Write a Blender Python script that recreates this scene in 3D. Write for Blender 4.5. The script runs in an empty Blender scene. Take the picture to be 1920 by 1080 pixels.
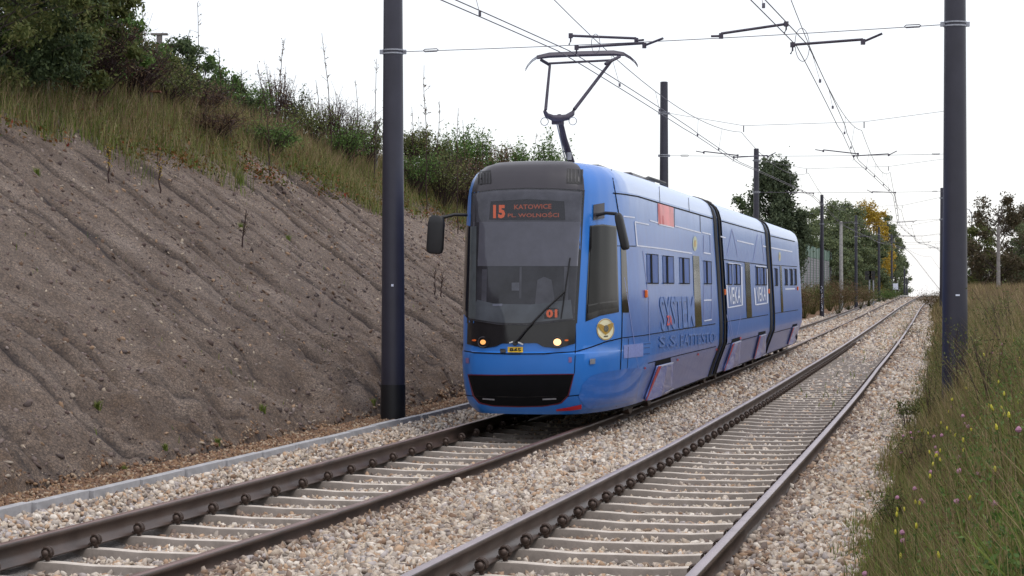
import bpy, math, random
import numpy as np
from mathutils import Vector, Matrix
R = np.random.default_rng(7); random.seed(7)
SC = bpy.context.scene; COL = SC.collection
F = 3900.0; EYE = 1.62; VH = 535.0          # focal length (px of a 1920 frame), eye height, horizon row

# ------------------------------------------------------------------ track geometry
DL = 220
def cx(D):
    D = np.asarray(D, float); d = np.minimum(D, DL) / 50; e = np.maximum(d-1.1, 0)
    return -2.37 + 11.257*d - .559*d*d + .0776*d**3 - .015*e*e + .0458*e**3 + np.maximum(D-DL, 0)*float(sl(DL))
def sl(D):
    d = np.minimum(np.asarray(D, float), DL) / 50; e = np.maximum(d-1.1, 0)
    return (11.257 - 1.118*d + .2328*d*d - .03*e + .1374*e*e) / 50
def drop(D):                                   # long profile: gentle rise to a crest at 220 m, then down
    D = np.asarray(D, float); e = np.clip(D/50-1.1, 0, 3)
    t = np.clip(D-205, 0, 53)
    return -.0544*e*e+.0369*e**3 + .0134*t-.0006*t*t - .05*np.maximum(D-258, 0)
def P2(D, q):
    s = sl(D); c = 1/np.sqrt(1+s*s)
    return cx(D)+q*c, np.asarray(D, float)-q*s*c
def QL(D):
    d = np.maximum(np.asarray(D, float), 8)/50
    return -(2.66 + .175*np.minimum(d, 5) + .14/d)
ZL = -.096
_RD = [0, 11.4, 14, 16.5, 19.5, 22, 33, 44, 58, 77, 97, 130, 200]
def RZ(D): return np.interp(D, _RD, [.06, .06, .03, -.01, -.05, -.08, -.10, -.12, -.11, -.06, 0, .04, 0])
def RQ(D): return np.interp(D, _RD, [.07, .07, .04, 0, -.04, -.07, -.11, -.17, -.15, -.09, 0, .06, 0])
def inv(X, Y):
    D = np.array(Y, float)
    for _ in range(6):
        s = sl(D); c = 1/np.sqrt(1+s*s); q = (X-cx(D))/c
        D = Y + q*s*c
    return D, (X-cx(D))*np.sqrt(1+sl(D)**2)
def vnoise(x, y, seed=0):
    x = np.asarray(x, float); y = np.asarray(y, float)
    xi = np.floor(x).astype(np.int64); yi = np.floor(y).astype(np.int64)
    fx = x-xi; fy = y-yi; fx = fx*fx*(3-2*fx); fy = fy*fy*(3-2*fy)
    def h(a, b):
        n = (a*374761393 + b*668265263 + seed*1442695041) & 0xffffffff
        n = ((n ^ (n >> 13))*1274126177) & 0xffffffff
        return ((n ^ (n >> 16)) & 0xffff)/65535.0
    return (h(xi, yi)*(1-fx)+h(xi+1, yi)*fx)*(1-fy)+(h(xi, yi+1)*(1-fx)+h(xi+1, yi+1)*fx)*fy
def fbm(x, y, seed=0, o=4):
    r = 0; a = .5
    for i in range(o): r = r+a*vnoise(x*2**i, y*2**i, seed+i); a *= .5
    return r
def sstep(a, b, x):
    t = np.clip((x-a)/(b-a), 0, 1); return t*t*(3-2*t)
def crest(D): return np.interp(D, [0, 6, 15, 32, 50, 70, 90, 130, 200, 290], [.3, .5, 5.2, 5.2, 4.6, 3.0, 1.1, 1.1, .9, .3])
def toe(D): return np.interp(D, [0, 50, 85, 300], [2.42, 2.38, 2.9, 2.9])
def bed(D, q):                                  # ballast surface level
    ql = q-QL(D); wr = RZ(D)*sstep(-2.3, -1.0, q)*sstep(8, 2, q); q = q-RQ(D); z = np.full(np.broadcast(D, q).shape, -.185)
    mid = (q < -.75) & (ql > .75)
    t = np.clip((-.75-q)/np.maximum((-.75-(QL(D)+.75)), .1), 0, 1)
    z = np.where(mid, -.185+.07*np.sin(t*math.pi)+ZL*t+.10*sstep(.72, 1.0, t), z)
    z = np.where(q > .76, -.075-.07*sstep(.9, 1.6, q), z)
    z = np.where(np.abs(q) < .74, -.232, z)
    z = np.where(np.abs(ql) < .74, -.234+ZL, z)
    z = np.where((ql < -.74), -.17+ZL+.125*sstep(-1.0, -1.6, ql), z)
    z = np.where((np.abs(q) < .74) | (np.abs(ql) < .74), z+.07*sstep(45, 75, D), z)
    z = z+wr
    return z
def terrain(D, q):
    D = np.asarray(D, float); q = np.asarray(q, float)
    D, q = np.broadcast_arrays(D, q)
    ql = q-QL(D); z = bed(D, q)-.03
    right = sstep(1.5, 3.1, q)*1.22 + np.maximum(q-3.7, 0)*.02*(q < 40) + (q >= 40)*.72
    z = np.where(q > 1.5, z+right + (fbm(D*.35, q*.9, 5)-.47)*.35*sstep(1.8, 2.8, q), z)
    t0 = toe(D); zc = crest(D)
    s = np.maximum(-ql-t0, 0)
    up = np.minimum(.72*s, zc+.12)
    up = up + np.where(.72*s > zc, np.minimum((.72*s-zc)*.06, 1.0), 0)
    z = np.where(ql < -1.7, -.14+up+(fbm(D*.6, ql*.6, 9)-.47)*.3*sstep(0, 1.2, s), z)
    return z + drop(D)
def ground_at(X, Y):
    D, q = inv(X, Y); return float(terrain(D, q))
def at(u, v, Y): return Vector(((u-960)/F*Y, Y, EYE-(v-VH)/F*Y))
def on_track(D, q, z): x, y = P2(D, q); return Vector((float(x), float(y), float(z+drop(D))))

# ------------------------------------------------------------------ object helpers
def link(o, parent=None):
    COL.objects.link(o)
    if parent is not None: o.parent = parent
    return o
def tag(o, label=None, cat=None, group=None, kind=None):
    if label: o['label'] = label
    if cat: o['category'] = cat
    if group: o['group'] = group
    if kind: o['kind'] = kind
    return o
def empty(name, loc=(0, 0, 0), rz=0, **k):
    o = bpy.data.objects.new(name, None); o.location = loc; o.rotation_euler = (0, 0, rz); o.empty_display_size = .2
    link(o); return tag(o, **k)
class MB:
    def __init__(s): s.v = []; s.f = []
    def add(s, vs, fs):
        n = len(s.v); s.v += [tuple(p) for p in vs]; s.f += [tuple(i+n for i in f) for f in fs]; return s
    def box(s, c, d, rot=None):
        vs = []
        for i in (-1, 1):
            for j in (-1, 1):
                for k in (-1, 1):
                    p = Vector((i*d[0]/2, j*d[1]/2, k*d[2]/2))
                    if rot: p = rot @ p
                    vs.append(p+Vector(c))
        return s.add(vs, [(0, 1, 3, 2), (4, 6, 7, 5), (0, 4, 5, 1), (2, 3, 7, 6), (0, 2, 6, 4), (1, 5, 7, 3)])
    def tube(s, pts, r, n=8, cap=True):
        pts = [Vector(p) for p in pts]
        rs = r if isinstance(r, (list, tuple)) else [r]*len(pts)
        vs = []; fs = []
        for i, p in enumerate(pts):
            t = (pts[min(i+1, len(pts)-1)]-pts[max(i-1, 0)]).normalized()
            a = t.cross(Vector((0, 0, 1)) if abs(t.z) < .9 else Vector((1, 0, 0))).normalized(); b = t.cross(a)
            for k in range(n):
                w = 2*math.pi*k/n; vs.append(p+(a*math.cos(w)+b*math.sin(w))*rs[i])
        for i in range(len(pts)-1):
            for k in range(n): fs.append((i*n+k, i*n+(k+1) % n, (i+1)*n+(k+1) % n, (i+1)*n+k))
        if cap: fs += [tuple(range(n))[::-1], tuple(range((len(pts)-1)*n, len(pts)*n))]
        return s.add(vs, fs)
    def ring(s, c, ax, R0, r, n=20, m=6, a0=0, a1=2*math.pi):
        ax = Vector(ax).normalized(); a = ax.cross(Vector((0, 0, 1)) if abs(ax.z) < .9 else Vector((1, 0, 0))).normalized(); b = ax.cross(a)
        return s.tube([Vector(c)+(a*math.cos(a0+(a1-a0)*i/n)+b*math.sin(a0+(a1-a0)*i/n))*R0 for i in range(n+1)], r, m)
    def lathe(s, c, prof, n=24):
        vs = []; fs = []
        for (r, z) in prof:
            for k in range(n): w = 2*math.pi*k/n; vs.append((c[0]+r*math.cos(w), c[1]+r*math.sin(w), c[2]+z))
        for i in range(len(prof)-1):
            for k in range(n): fs.append((i*n+k, i*n+(k+1) % n, (i+1)*n+(k+1) % n, (i+1)*n+k))
        fs += [tuple(range(n))[::-1], tuple(range((len(prof)-1)*n, len(prof)*n))]
        return s.add(vs, fs)
    def build(s, name, mat, parent=None, smooth=False, bevel=0):
        me = bpy.data.meshes.new(name); me.from_pydata(s.v, [], s.f); me.update()
        if mat: me.materials.append(mat)
        if smooth:
            me.polygons.foreach_set('use_smooth', [True]*len(me.polygons))
            me.set_sharp_from_angle(angle=math.radians(40))
        o = bpy.data.objects.new(name, me); link(o, parent)
        if bevel:
            b = o.modifiers.new('bevel', 'BEVEL'); b.width = bevel; b.segments = 2; b.limit_method = 'ANGLE'
        return o
def npmesh(name, V, Fa, mat, parent=None, attr=None, smooth=False, vattr=None):
    """V (n,3); Fa (m,k); attr = one float per face"""
    me = bpy.data.meshes.new(name); n, (m, k) = len(V), Fa.shape
    me.vertices.add(n); me.vertices.foreach_set('co', np.ascontiguousarray(V, dtype=np.float32).ravel())
    me.loops.add(m*k); me.loops.foreach_set('vertex_index', np.ascontiguousarray(Fa, dtype=np.int32).ravel())
    me.polygons.add(m); me.polygons.foreach_set('loop_start', np.arange(0, m*k, k, dtype=np.int32))
    me.update(calc_edges=True)
    if smooth: me.polygons.foreach_set('use_smooth', np.ones(m, dtype=bool))
    if attr is not None:
        a = me.attributes.new('rnd', 'FLOAT', 'FACE'); a.data.foreach_set('value', np.ascontiguousarray(attr, dtype=np.float32))
    if vattr is not None:
        for kk, vv in vattr.items():
            a = me.attributes.new(kk, 'FLOAT', 'POINT'); a.data.foreach_set('value', np.ascontiguousarray(vv, dtype=np.float32))
    if mat: me.materials.append(mat)
    o = bpy.data.objects.new(name, me); return link(o, parent)

# ------------------------------------------------------------------ materials
class N:
    def __init__(s, name):
        s.m = bpy.data.materials.new(name); s.m.use_nodes = True; s.t = s.m.node_tree; s.n = s.t.nodes
        s.b = s.n['Principled BSDF']
    def node(s, typ, **k):
        x = s.n.new(typ)
        for a, b in k.items(): setattr(x, a, b)
        return x
    def l(s, a, b): s.t.links.new(a, b)
    def noise(s, scale, detail=4, rough=.6, vec=None, dim='3D'):
        x = s.node('ShaderNodeTexNoise'); x.noise_dimensions = dim
        x.inputs['Scale'].default_value = scale; x.inputs['Detail'].default_value = detail; x.inputs['Roughness'].default_value = rough
        if vec: s.l(vec, x.inputs['Vector'])
        return x.outputs['Fac']
    def ramp(s, fac, stops, interp='LINEAR'):
        x = s.node('ShaderNodeValToRGB'); x.color_ramp.interpolation = interp; e = x.color_ramp.elements
        while len(e) < len(stops): e.new(.5)
        for i, (p, c) in enumerate(stops): e[i].position = p; e[i].color = (*c, 1)
        s.l(fac, x.inputs['Fac']); return x.outputs['Color']
    def mix(s, fac, a, b, mode='MIX'):
        x = s.node('ShaderNodeMix', data_type='RGBA', blend_type=mode)
        for sock, val in ((x.inputs['Factor'], fac), (x.inputs[6], a), (x.inputs[7], b)):
            if isinstance(val, (int, float)): sock.default_value = val
            elif isinstance(val, tuple): sock.default_value = (*val, 1)
            else: s.l(val, sock)
        return x.outputs[2]
    def math(s, op, a, b=0, c=None):
        x = s.node('ShaderNodeMath', operation=op)
        for i, val in enumerate((a, b) if c is None else (a, b, c)):
            if isinstance(val, (int, float)): x.inputs[i].default_value = val
            else: s.l(val, x.inputs[i])
        return x.outputs[0]
    def coord(s, which='Object', scale=None, rot=None):
        x = s.node('ShaderNodeTexCoord').outputs[which]
        if scale or rot:
            m = s.node('ShaderNodeMapping'); s.l(x, m.inputs['Vector'])
            if scale: m.inputs['Scale'].default_value = scale
            if rot: m.inputs['Rotation'].default_value = rot
            x = m.outputs[0]
        return x
    def sep(s, vec): x = s.node('ShaderNodeSeparateXYZ'); s.l(vec, x.inputs[0]); return x.outputs
    def attr(s, name): return s.node('ShaderNodeAttribute', attribute_name=name).outputs['Fac']
    def bump(s, h, strength=.5, dist=.02):
        x = s.node('ShaderNodeBump'); x.inputs['Strength'].default_value = strength; x.inputs['Distance'].default_value = dist
        s.l(h, x.inputs['Height']); s.l(x.outputs[0], s.b.inputs['Normal'])
    def set(s, col=None, rough=None, metal=None, ior=None, coat=None, spec=None):
        if col is not None:
            if isinstance(col, tuple): s.b.inputs['Base Color'].default_value = (*col, 1)
            else: s.l(col, s.b.inputs['Base Color'])
        for k, v in (('Roughness', rough), ('Metallic', metal), ('IOR', ior), ('Coat Weight', coat), ('Specular IOR Level', spec)):
            if v is not None:
                if isinstance(v, (int, float)): s.b.inputs[k].default_value = v
                else: s.l(v, s.b.inputs[k])
        return s.m
def simple(name, c, rough=.6, metal=0, var=.25, scale=6, ior=None, coat=None, bump=0):
    m = N(name); co = m.coord(); f = m.noise(scale, 5, .6, co)
    m.set(m.ramp(f, [(.3, tuple(x*(1-var) for x in c)), (.7, tuple(min(1, x*(1+var)) for x in c))]), rough, metal, ior, coat)
    if bump: m.bump(m.noise(scale*8, 3, .6, co), bump, .01)
    return m.m
def emis(name, c, s):
    m = N(name); m.set((0.02, 0.01, 0.01), .4)
    m.b.inputs['Emission Color'].default_value = (*c, 1); m.b.inputs['Emission Strength'].default_value = s
    return m.m
M = {}
M['black'] = simple('black_rubber', (.012, .012, .014), .55)
M['gloss'] = simple('gloss_black_panel', (.010, .010, .013), .12, var=.1, ior=1.5)
M['hood'] = simple('dark_grey_paint', (.040, .036, .045), .35, var=.08, scale=2)
M['grille'] = simple('black_grille', (.004, .004, .005), .8, ior=1.25)
M['glass'] = simple('tinted_glass', (.050, .050, .060), .07, var=.2, scale=1.5, ior=1.75)
m = N('clear_windscreen'); m.set((.03, .03, .035), .05, ior=1.75)
tr_ = m.node('ShaderNodeBsdfTransparent'); tr_.inputs[0].default_value = (.72, .73, .78, 1)
x_ = m.node('ShaderNodeMixShader'); x_.inputs[0].default_value = .62; m.l(m.b.outputs[0], x_.inputs[1]); m.l(tr_.outputs[0], x_.inputs[2]); m.l(x_.outputs[0], m.n['Material Output'].inputs['Surface']); M['screen'] = m.m
M['skyreflect'] = simple('grey_sky_reflection', (.38, .38, .43), .6, var=.1)
M['cabdark'] = simple('dark_cab', (.085, .085, .10), .7, var=.6, scale=2.5)
M['cabmid'] = simple('cab_fittings', (.24, .24, .27), .6, var=.3)
M['sideglass'] = simple('side_glass', (.010, .010, .011), .05, var=.3, scale=2, ior=1.38); M['sideglass'].node_tree.nodes['Principled BSDF'].inputs['Specular IOR Level'].default_value = .25
M['white'] = simple('white_film', (.68, .72, .85), .4, var=.1)
M['pale'] = simple('pale_film', (.20, .25, .55), .45, var=.15, scale=30)
M['wraptext'] = simple('pale_letter_film', (.075, .165, .44), .45, var=.2, scale=9)
M['darktext'] = simple('dark_letter_film', (.016, .065, .25), .45, var=.2, scale=9)
M['red'] = simple('red_film', (.55, .02, .035), .4, var=.1)
M['salmon'] = simple('salmon_film', (.72, .16, .17), .35, var=.3, scale=3)
M['brightblue'] = simple('bright_blue_paint', (.03, .15, .68), .3, var=.08, coat=.5)
M['orange'] = simple('orange_lens', (.85, .16, .02), .3, var=.1)
M['steel'] = simple('galvanised_steel', (.35, .36, .40), .45, .6, var=.2, scale=20)
M['chrome'] = simple('chrome', (.6, .6, .62), .2, 1, var=.1)
M['yellow'] = simple('yellow_plate', (.75, .48, .03), .45, var=.15)
M['cream'] = simple('cream_enamel', (.80, .74, .48), .4, var=.08)
M['gold'] = simple('gold_emblem', (.42, .25, .03), .4, var=.15)
M['led'] = emis('orange_led', (1, .17, .05), .85)
M['leddim'] = emis('orange_led_dim', (1, .2, .07), .45)
M['lamp'] = emis('warm_headlamp', (1, .55, .24), 2.4)
M['lampdim'] = emis('dim_headlamp', (1, .42, .12), 1.3)
M['pole'] = simple('dark_pole_paint', (.030, .029, .045), .42, var=.15, scale=3)
M['poledark'] = simple('bitumen_base_paint', (.006, .006, .008), .5)
M['wire'] = simple('wire_grey', (.13, .12, .15), .5, .3)
M['arm'] = simple('insulated_arm', (.055, .045, .07), .5)
M['underframe'] = simple('underframe_black', (.010, .009, .009), .8)
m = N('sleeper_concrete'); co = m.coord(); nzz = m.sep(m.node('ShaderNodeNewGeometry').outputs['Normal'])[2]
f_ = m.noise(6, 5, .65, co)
m.set(m.mix(m.math('GREATER_THAN', nzz, .75), m.ramp(f_, [(.3, (.16, .135, .115)), (.7, (.27, .23, .20))]), m.ramp(f_, [(.3, (.46, .40, .34)), (.7, (.70, .63, .56))])), .85); m.bump(m.noise(45, 3, .6, co), .3, .01); M['concrete'] = m.m  # sides coloured darker than tops, side shade put into the concrete
M['kerb'] = simple('kerb_concrete', (.37, .365, .375), .8, var=.28, scale=4, bump=.3)
M['kerbwear'] = M['kerb']
def mat_rail(name, rust):
    m = N(name); co = m.coord(); f = m.noise(3, 5, .6, co)
    geo = m.node('ShaderNodeNewGeometry'); nz = m.sep(geo.outputs['Normal'])[2]
    top = m.math('GREATER_THAN', nz, .8)
    pz = m.sep(co)[2]
    side = m.ramp(f, [(.3, (.050, .035, .029)), (.7, (.105, .072, .058))])
    topc = m.ramp(f, [(.3, rust), (.7, tuple(x*1.35 for x in rust))])
    high = m.attr('head'); k = m.math('MULTIPLY', top, high)
    m.set(m.mix(k, side, topc), .42, m.math('MULTIPLY', k, .55)); m.bump(m.noise(40, 3, .6, co), .15, .005)
    return m.m
M['rail'] = mat_rail('worn_rail_steel', (.34, .29, .30)); M['railrust'] = mat_rail('rusty_rail_steel', (.17, .10, .085))
M['clip'] = simple('rail_clip_steel', (.085, .058, .046), .55, .3, var=.4, scale=30)
def mat_stone(name, cols):
    m = N(name); a = m.attr('rnd'); n = len(cols)
    c = m.ramp(a, [(i/n, x) for i, x in enumerate(cols)], 'CONSTANT')
    co = m.coord(); f = m.noise(28, 4, .7, co)
    big = m.noise(.35, 3, .6, co)
    c = m.mix(1.0, c, m.ramp(f, [(.25, (.72, .70, .70)), (.75, (1.15, 1.14, 1.12))]), 'MULTIPLY')
    c = m.mix(1.0, c, m.ramp(big, [(.3, (.82, .76, .72)), (.7, (1.08, 1.06, 1.06))]), 'MULTIPLY')
    m.set(c, .85); return m.m
M['ballast'] = mat_stone('crushed_stone', [(.60, .56, .49), (.48, .42, .35), (.64, .57, .46), (.42, .38, .33), (.78, .74, .66), (.44, .31, .21), (.28, .25, .23), (.56, .49, .41), (.56, .41, .28), (.46, .43, .42), (.52, .45, .36), (.66, .60, .52)])
M['stained'] = mat_stone('brake_dust_stained_stone', [(.30, .23, .18), (.24, .19, .16), (.36, .28, .21), (.20, .16, .14), (.42, .36, .30), (.28, .19, .13)])
M['brownstone'] = mat_stone('brown_gravel', [(.24, .14, .08), (.18, .105, .065), (.32, .21, .12), (.14, .09, .06), (.40, .32, .23), (.22, .13, .075)])
M['palestone'] = mat_stone('pale_slope_stone', [(.34, .30, .25), (.42, .36, .28), (.25, .21, .19), (.36, .25, .16), (.19, .16, .15)])
def mat_leaf(name, cols, trans=.32):
    m = N(name); a = m.attr('rnd'); n = len(cols)-1
    c = m.ramp(a, [(i/n, x) for i, x in enumerate(cols)])
    m.set(c, .6); m.b.inputs['Specular IOR Level'].default_value = .25
    d = m.node('ShaderNodeBsdfTranslucent'); m.l(c, d.inputs['Color'])
    x = m.node('ShaderNodeMixShader'); x.inputs[0].default_value = trans
    m.l(m.b.outputs[0], x.inputs[1]); m.l(d.outputs[0], x.inputs[2])
    m.l(x.outputs[0], m.n['Material Output'].inputs['Surface']); return m.m
M['bark'] = simple('bark', (.06, .045, .038), .9, var=.4, scale=8, bump=.5)
M['greyrod'] = simple('weathered_post', (.22, .20, .19), .8, var=.3, scale=10)
M['leafgreen'] = mat_leaf('green_leaves', [(0.038, 0.077, 0.020), (0.083, 0.154, 0.036), (0.141, 0.230, 0.058), (0.218, 0.307, 0.090)])
M['leafdark'] = mat_leaf('dark_leaves', [(00.032, 00.053, 00.026), (00.062, 00.091, 00.041), (00.103, 00.140, 00.056), (00.147, 00.184, 00.074)])
M['farleaf'] = mat_leaf('distant_leaves', [(00.076, 00.099, 00.059), (00.127, 00.161, 00.084), (00.186, 00.220, 00.101), (00.254, 00.270, 00.135)])  # leaf tones lightened, aerial haze put into the colour
M['leafbirch'] = mat_leaf('birch_leaves', [(0.052, 0.072, 0.047), (0.078, 0.104, 0.060), (0.117, 0.146, 0.078), (0.156, 0.182, 0.104)])
M['leafbrown'] = mat_leaf('brown_green_leaves', [(.05, .042, .025), (.08, .07, .035), (.12, .085, .055), (.08, .10, .04)])
M['leafyellow'] = mat_leaf('yellow_leaves', [(.14, .12, .02), (.36, .24, .03), (.52, .36, .05), (.60, .46, .12)])
M['leafrusset'] = mat_leaf('russet_leaves', [(.10, .055, .04), (.15, .09, .055), (.17, .12, .06), (.11, .12, .045)])
M['leafolive'] = mat_leaf('olive_leaves', [(0.058, 0.079, 0.026), (0.102, 0.128, 0.038), (0.166, 0.179, 0.058), (0.243, 0.218, 0.090)])
M['twig'] = mat_leaf('dry_twigs', [(.055, .032, .030), (.10, .058, .048), (.15, .09, .07), (.19, .13, .09)], .1)
M['drygrass'] = mat_leaf('dry_grass', [(0.101, 0.101, 0.034), (0.190, 0.168, 0.062), (0.302, 0.235, 0.112), (0.426, 0.325, 0.190)], .3)
M['greengrass'] = mat_leaf('green_grass', [(0.067, 0.101, 0.020), (0.123, 0.174, 0.034), (0.190, 0.246, 0.050), (0.291, 0.291, 0.101)], .3)
M['redgrass'] = mat_leaf('reddish_grass', [(.13, .07, .045), (.19, .105, .07), (.24, .15, .10), (.22, .19, .09)], .3)
M['creeper'] = mat_leaf('red_creeper', [(.045, .08, .018), (.10, .10, .02), (.20, .09, .03), (.26, .04, .025)], .2)
M['pink'] = simple('clover_pink', (.42, .20, .30), .7, var=.3, scale=9)
M['yflower'] = simple('yellow_petals', (.55, .50, .05), .6, var=.2)
# ------------------------------------------------------------------ camera, sky, light
cam = bpy.data.cameras.new('camera'); cam.sensor_width = 36; cam.lens = 36*F/1920; cam.clip_start = .1; cam.clip_end = 5000
co_ = bpy.data.objects.new('camera', cam); COL.objects.link(co_); co_.location = (0, 0, EYE)
co_.rotation_euler = (math.radians(90)-5/F, 0, 0); SC.camera = co_
W = bpy.data.worlds.new('World'); SC.world = W; W.use_nodes = True
wt = W.node_tree; bg = wt.nodes['Background']; wo = wt.nodes['World Output']
sky = wt.nodes.new('ShaderNodeTexSky'); sky.sky_type = 'NISHITA'; sky.sun_disc = False
SUN_EL, SUN_AZ = math.radians(52), math.radians(-125)
sky.sun_elevation = SUN_EL; sky.sun_rotation = SUN_AZ
wt.links.new(sky.outputs[0], bg.inputs[0]); bg.inputs[1].default_value = .05
b2 = wt.nodes.new('ShaderNodeBackground'); b2.inputs[1].default_value = .92          # the cloud layer
tc = wt.nodes.new('ShaderNodeTexCoord'); nz = wt.nodes.new('ShaderNodeTexNoise'); nz.inputs['Scale'].default_value = 1.6; nz.inputs['Detail'].default_value = 4
mp = wt.nodes.new('ShaderNodeMapping'); mp.inputs['Scale'].default_value = (1, 1, 2.5)
rp = wt.nodes.new('ShaderNodeValToRGB'); rp.color_ramp.elements[0].color = (.93, .915, .955, 1); rp.color_ramp.elements[1].color = (1, .985, .99, 1)
rp.color_ramp.elements[0].position = .3; rp.color_ramp.elements[1].position = .65
wt.links.new(tc.outputs['Generated'], mp.inputs[0]); wt.links.new(mp.outputs[0], nz.inputs['Vector']); wt.links.new(nz.outputs[0], rp.inputs[0])
wt.links.new(rp.outputs[0], b2.inputs[0])
ad = wt.nodes.new('ShaderNodeAddShader'); wt.links.new(bg.outputs[0], ad.inputs[0]); wt.links.new(b2.outputs[0], ad.inputs[1]); wt.links.new(ad.outputs[0], wo.inputs[0])
sun = bpy.data.lights.new('sun', 'SUN'); sun.energy = 1.1; sun.angle = math.radians(18); sun.color = (1, .97, .93)
so = bpy.data.objects.new('sun', sun); COL.objects.link(so)
sd = Vector((math.sin(SUN_AZ)*math.cos(SUN_EL), math.cos(SUN_AZ)*math.cos(SUN_EL), math.sin(SUN_EL)))
sd = Vector((.50, -.38, 1.25)).normalized()
so.rotation_euler = sd.to_track_quat('Z', 'Y').to_euler(); so.location = (0, -20, 60)
sky.sun_elevation = math.asin(sd.z); sky.sun_rotation = math.atan2(sd.x, sd.y)
SC.view_settings.view_transform = 'Standard'; SC.view_settings.look = 'None'; SC.view_settings.exposure = 0
SC.render.engine = 'CYCLES'; SC.cycles.use_denoising = True
SC.cycles.max_bounces = 6; SC.cycles.transparent_max_bounces = 6

# ------------------------------------------------------------------ ground
def grid_mesh(name, Ds, Qs, fz, mat, extra=None, smooth=True):
    D, Q = np.meshgrid(Ds, Qs, indexing='ij'); X, Y = P2(D, Q); Z = fz(D, Q)
    V = np.stack([X, Y, Z], -1).reshape(-1, 3); a, b = D.shape
    i = np.arange(a*b).reshape(a, b)
    Fa = np.stack([i[:-1, :-1], i[:-1, 1:], i[1:, 1:], i[1:, :-1]], -1).reshape(-1, 4)
    return npmesh(name, V, Fa, mat, smooth=smooth, vattr={k: f(D, Q).ravel() for k, f in (extra or {}).items()})
def net_top(D): return np.interp(D, [0, 29, 50, 75], [4.35, 4.15, 3.45, 2.4])
NET_D1 = 74
def in_net(D, Q):
    ql = Q-QL(D)
    return sstep(NET_D1, NET_D1-4, D)*sstep(-2.0, -2.35, ql)*sstep(-9.9, -9.3, ql)
def ground_z(D, Q):
    z = terrain(D, Q)
    far = np.maximum(np.hypot(Q, 0)-70, 0)
    return z - .32*in_net(D, Q) - .0004*far**2*.2
def zone(D, Q):
    ql = Q-QL(D)
    g = sstep(1.45, 1.9, Q+(fbm(D*1.1, Q*2, 3)-.45)*.7)*2
    l = np.where(ql < -1.6, 1+sstep(-toe(D)-.2, -toe(D)-.8, ql), 0)
    return np.maximum(g, l)
m = N('ground_soil'); co = m.coord(); zf = m.math('MULTIPLY', m.attr('zone'), .5)
n1 = m.noise(2.2, 6, .7, co); n2 = m.noise(40, 4, .7, co)
ball = m.ramp(n2, [(.3, (.13, .115, .105)), (.7, (.30, .27, .25))])
soil = m.ramp(n2, [(.3, (.12, .065, .035)), (.7, (.26, .155, .085))])
gras = m.ramp(n1, [(.3, (.045, .048, .018)), (.55, (.085, .07, .035)), (.75, (.05, .07, .02))])
x1 = m.mix(m.math('MINIMUM', m.math('MULTIPLY', zf, 2), 1), ball, soil)
x2 = m.mix(m.math('MAXIMUM', m.math('SUBTRACT', m.math('MULTIPLY', zf, 2), 1), 0), x1, gras)
m.set(x2, .95); m.bump(n2, .6, .04)
Ds = np.concatenate([np.arange(-60, 6, 6), np.arange(6, 60, .5), np.arange(60, 130, 1.), np.arange(130, 300, 2.5), np.arange(300, 380, 5), np.arange(380, 1300, 40)])
Qs = np.concatenate([[-700, -450, -300, -200, -130, -80, -50, -35, -25], np.arange(-20, -11, .8), np.arange(-11, 5, .2), np.arange(5, 12, .6), [14, 18, 25, 34, 41, 60, 100, 160, 260, 400, 700]])
g = grid_mesh('ground', Ds, Qs, ground_z, m.m, {'zone': zone}); tag(g, 'railway cutting with ballast strip, brown verge and grassy banks', 'ground', kind='structure')

# netted slope
rills = []
d0 = 10.0
while d0 < 78:
    rills.append((d0, R.uniform(.03, .065), R.uniform(.07, .18), R.uniform(0, 99), R.uniform(-.12, .16), R.uniform(.3, 1)))
    d0 += R.choice([.18, .3, .45, .7, 1.1])*R.uniform(.8, 1.2)
def net_z(D, Q):
    ql = Q-QL(D); s = -ql-toe(D)
    z = terrain(D, Q)+.03
    low = sstep(2.3, .2, s)
    disp = (fbm(D*1.3, s*.8, 31)-.47)*.22 + (fbm(D*1.5, s*2.0, 41)-.47)*.95*low + (fbm(D*7, s*7, 51, 3)-.44)*.07 + (fbm(D*3.1, s*2.2, 57, 3)-.44)*.14
    disp = disp + .12*low*np.abs(np.sin(D*1.4+fbm(D*.8, s, 3)*4))
    for (dc, w, h, sd_, sl_, k) in rills:
        c = dc+s*sl_+(vnoise(s*.9+sd_, s*0+sd_, 61)-.5)*.35+(vnoise(s*4+sd_, s*0+3, 62)-.5)*.06
        along = np.clip(vnoise(s*.6+sd_, s*0+5, 63)*2.6-.5, 0, 1)*k
        disp = disp - h*np.exp(-((D-c)/w)**2)*along*.85 + h*.35*np.exp(-((D-c-w*2.2)/(w*1.8))**2)*along
    disp = disp*sstep(-.25, .25, s)
    z = z+disp*.85
    return np.where(s < -.02, z-.2, z)
def net_groove(D, Q):
    ql = Q-QL(D); s = -ql-toe(D); r = 0*D
    for (dc, w, h, sd_, sl_, k) in rills:
        c = dc+s*sl_+(vnoise(s*.9+sd_, s*0+sd_, 61)-.5)*.35+(vnoise(s*4+sd_, s*0+3, 62)-.5)*.06
        along = np.clip(vnoise(s*.6+sd_, s*0+5, 63)*2.6-.5, 0, 1)*k
        r = r+np.exp(-((D-c+w*.5)/.055)**2)*along*1.5
    return np.clip(r, 0, 1)
def net_low(D, Q): return np.clip((-(Q-QL(D))-toe(D))/6, 0, 1)
m = N('netted_earth'); co = m.coord()
n1 = m.noise(1.1, 6, .65, co); n2 = m.noise(22, 5, .75, co); n3 = m.noise(75, 3, .7, co)
base = m.ramp(n1, [(.28, (.155, .108, .078)), (.5, (.275, .208, .162)), (.75, (.43, .345, .285))])
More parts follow.
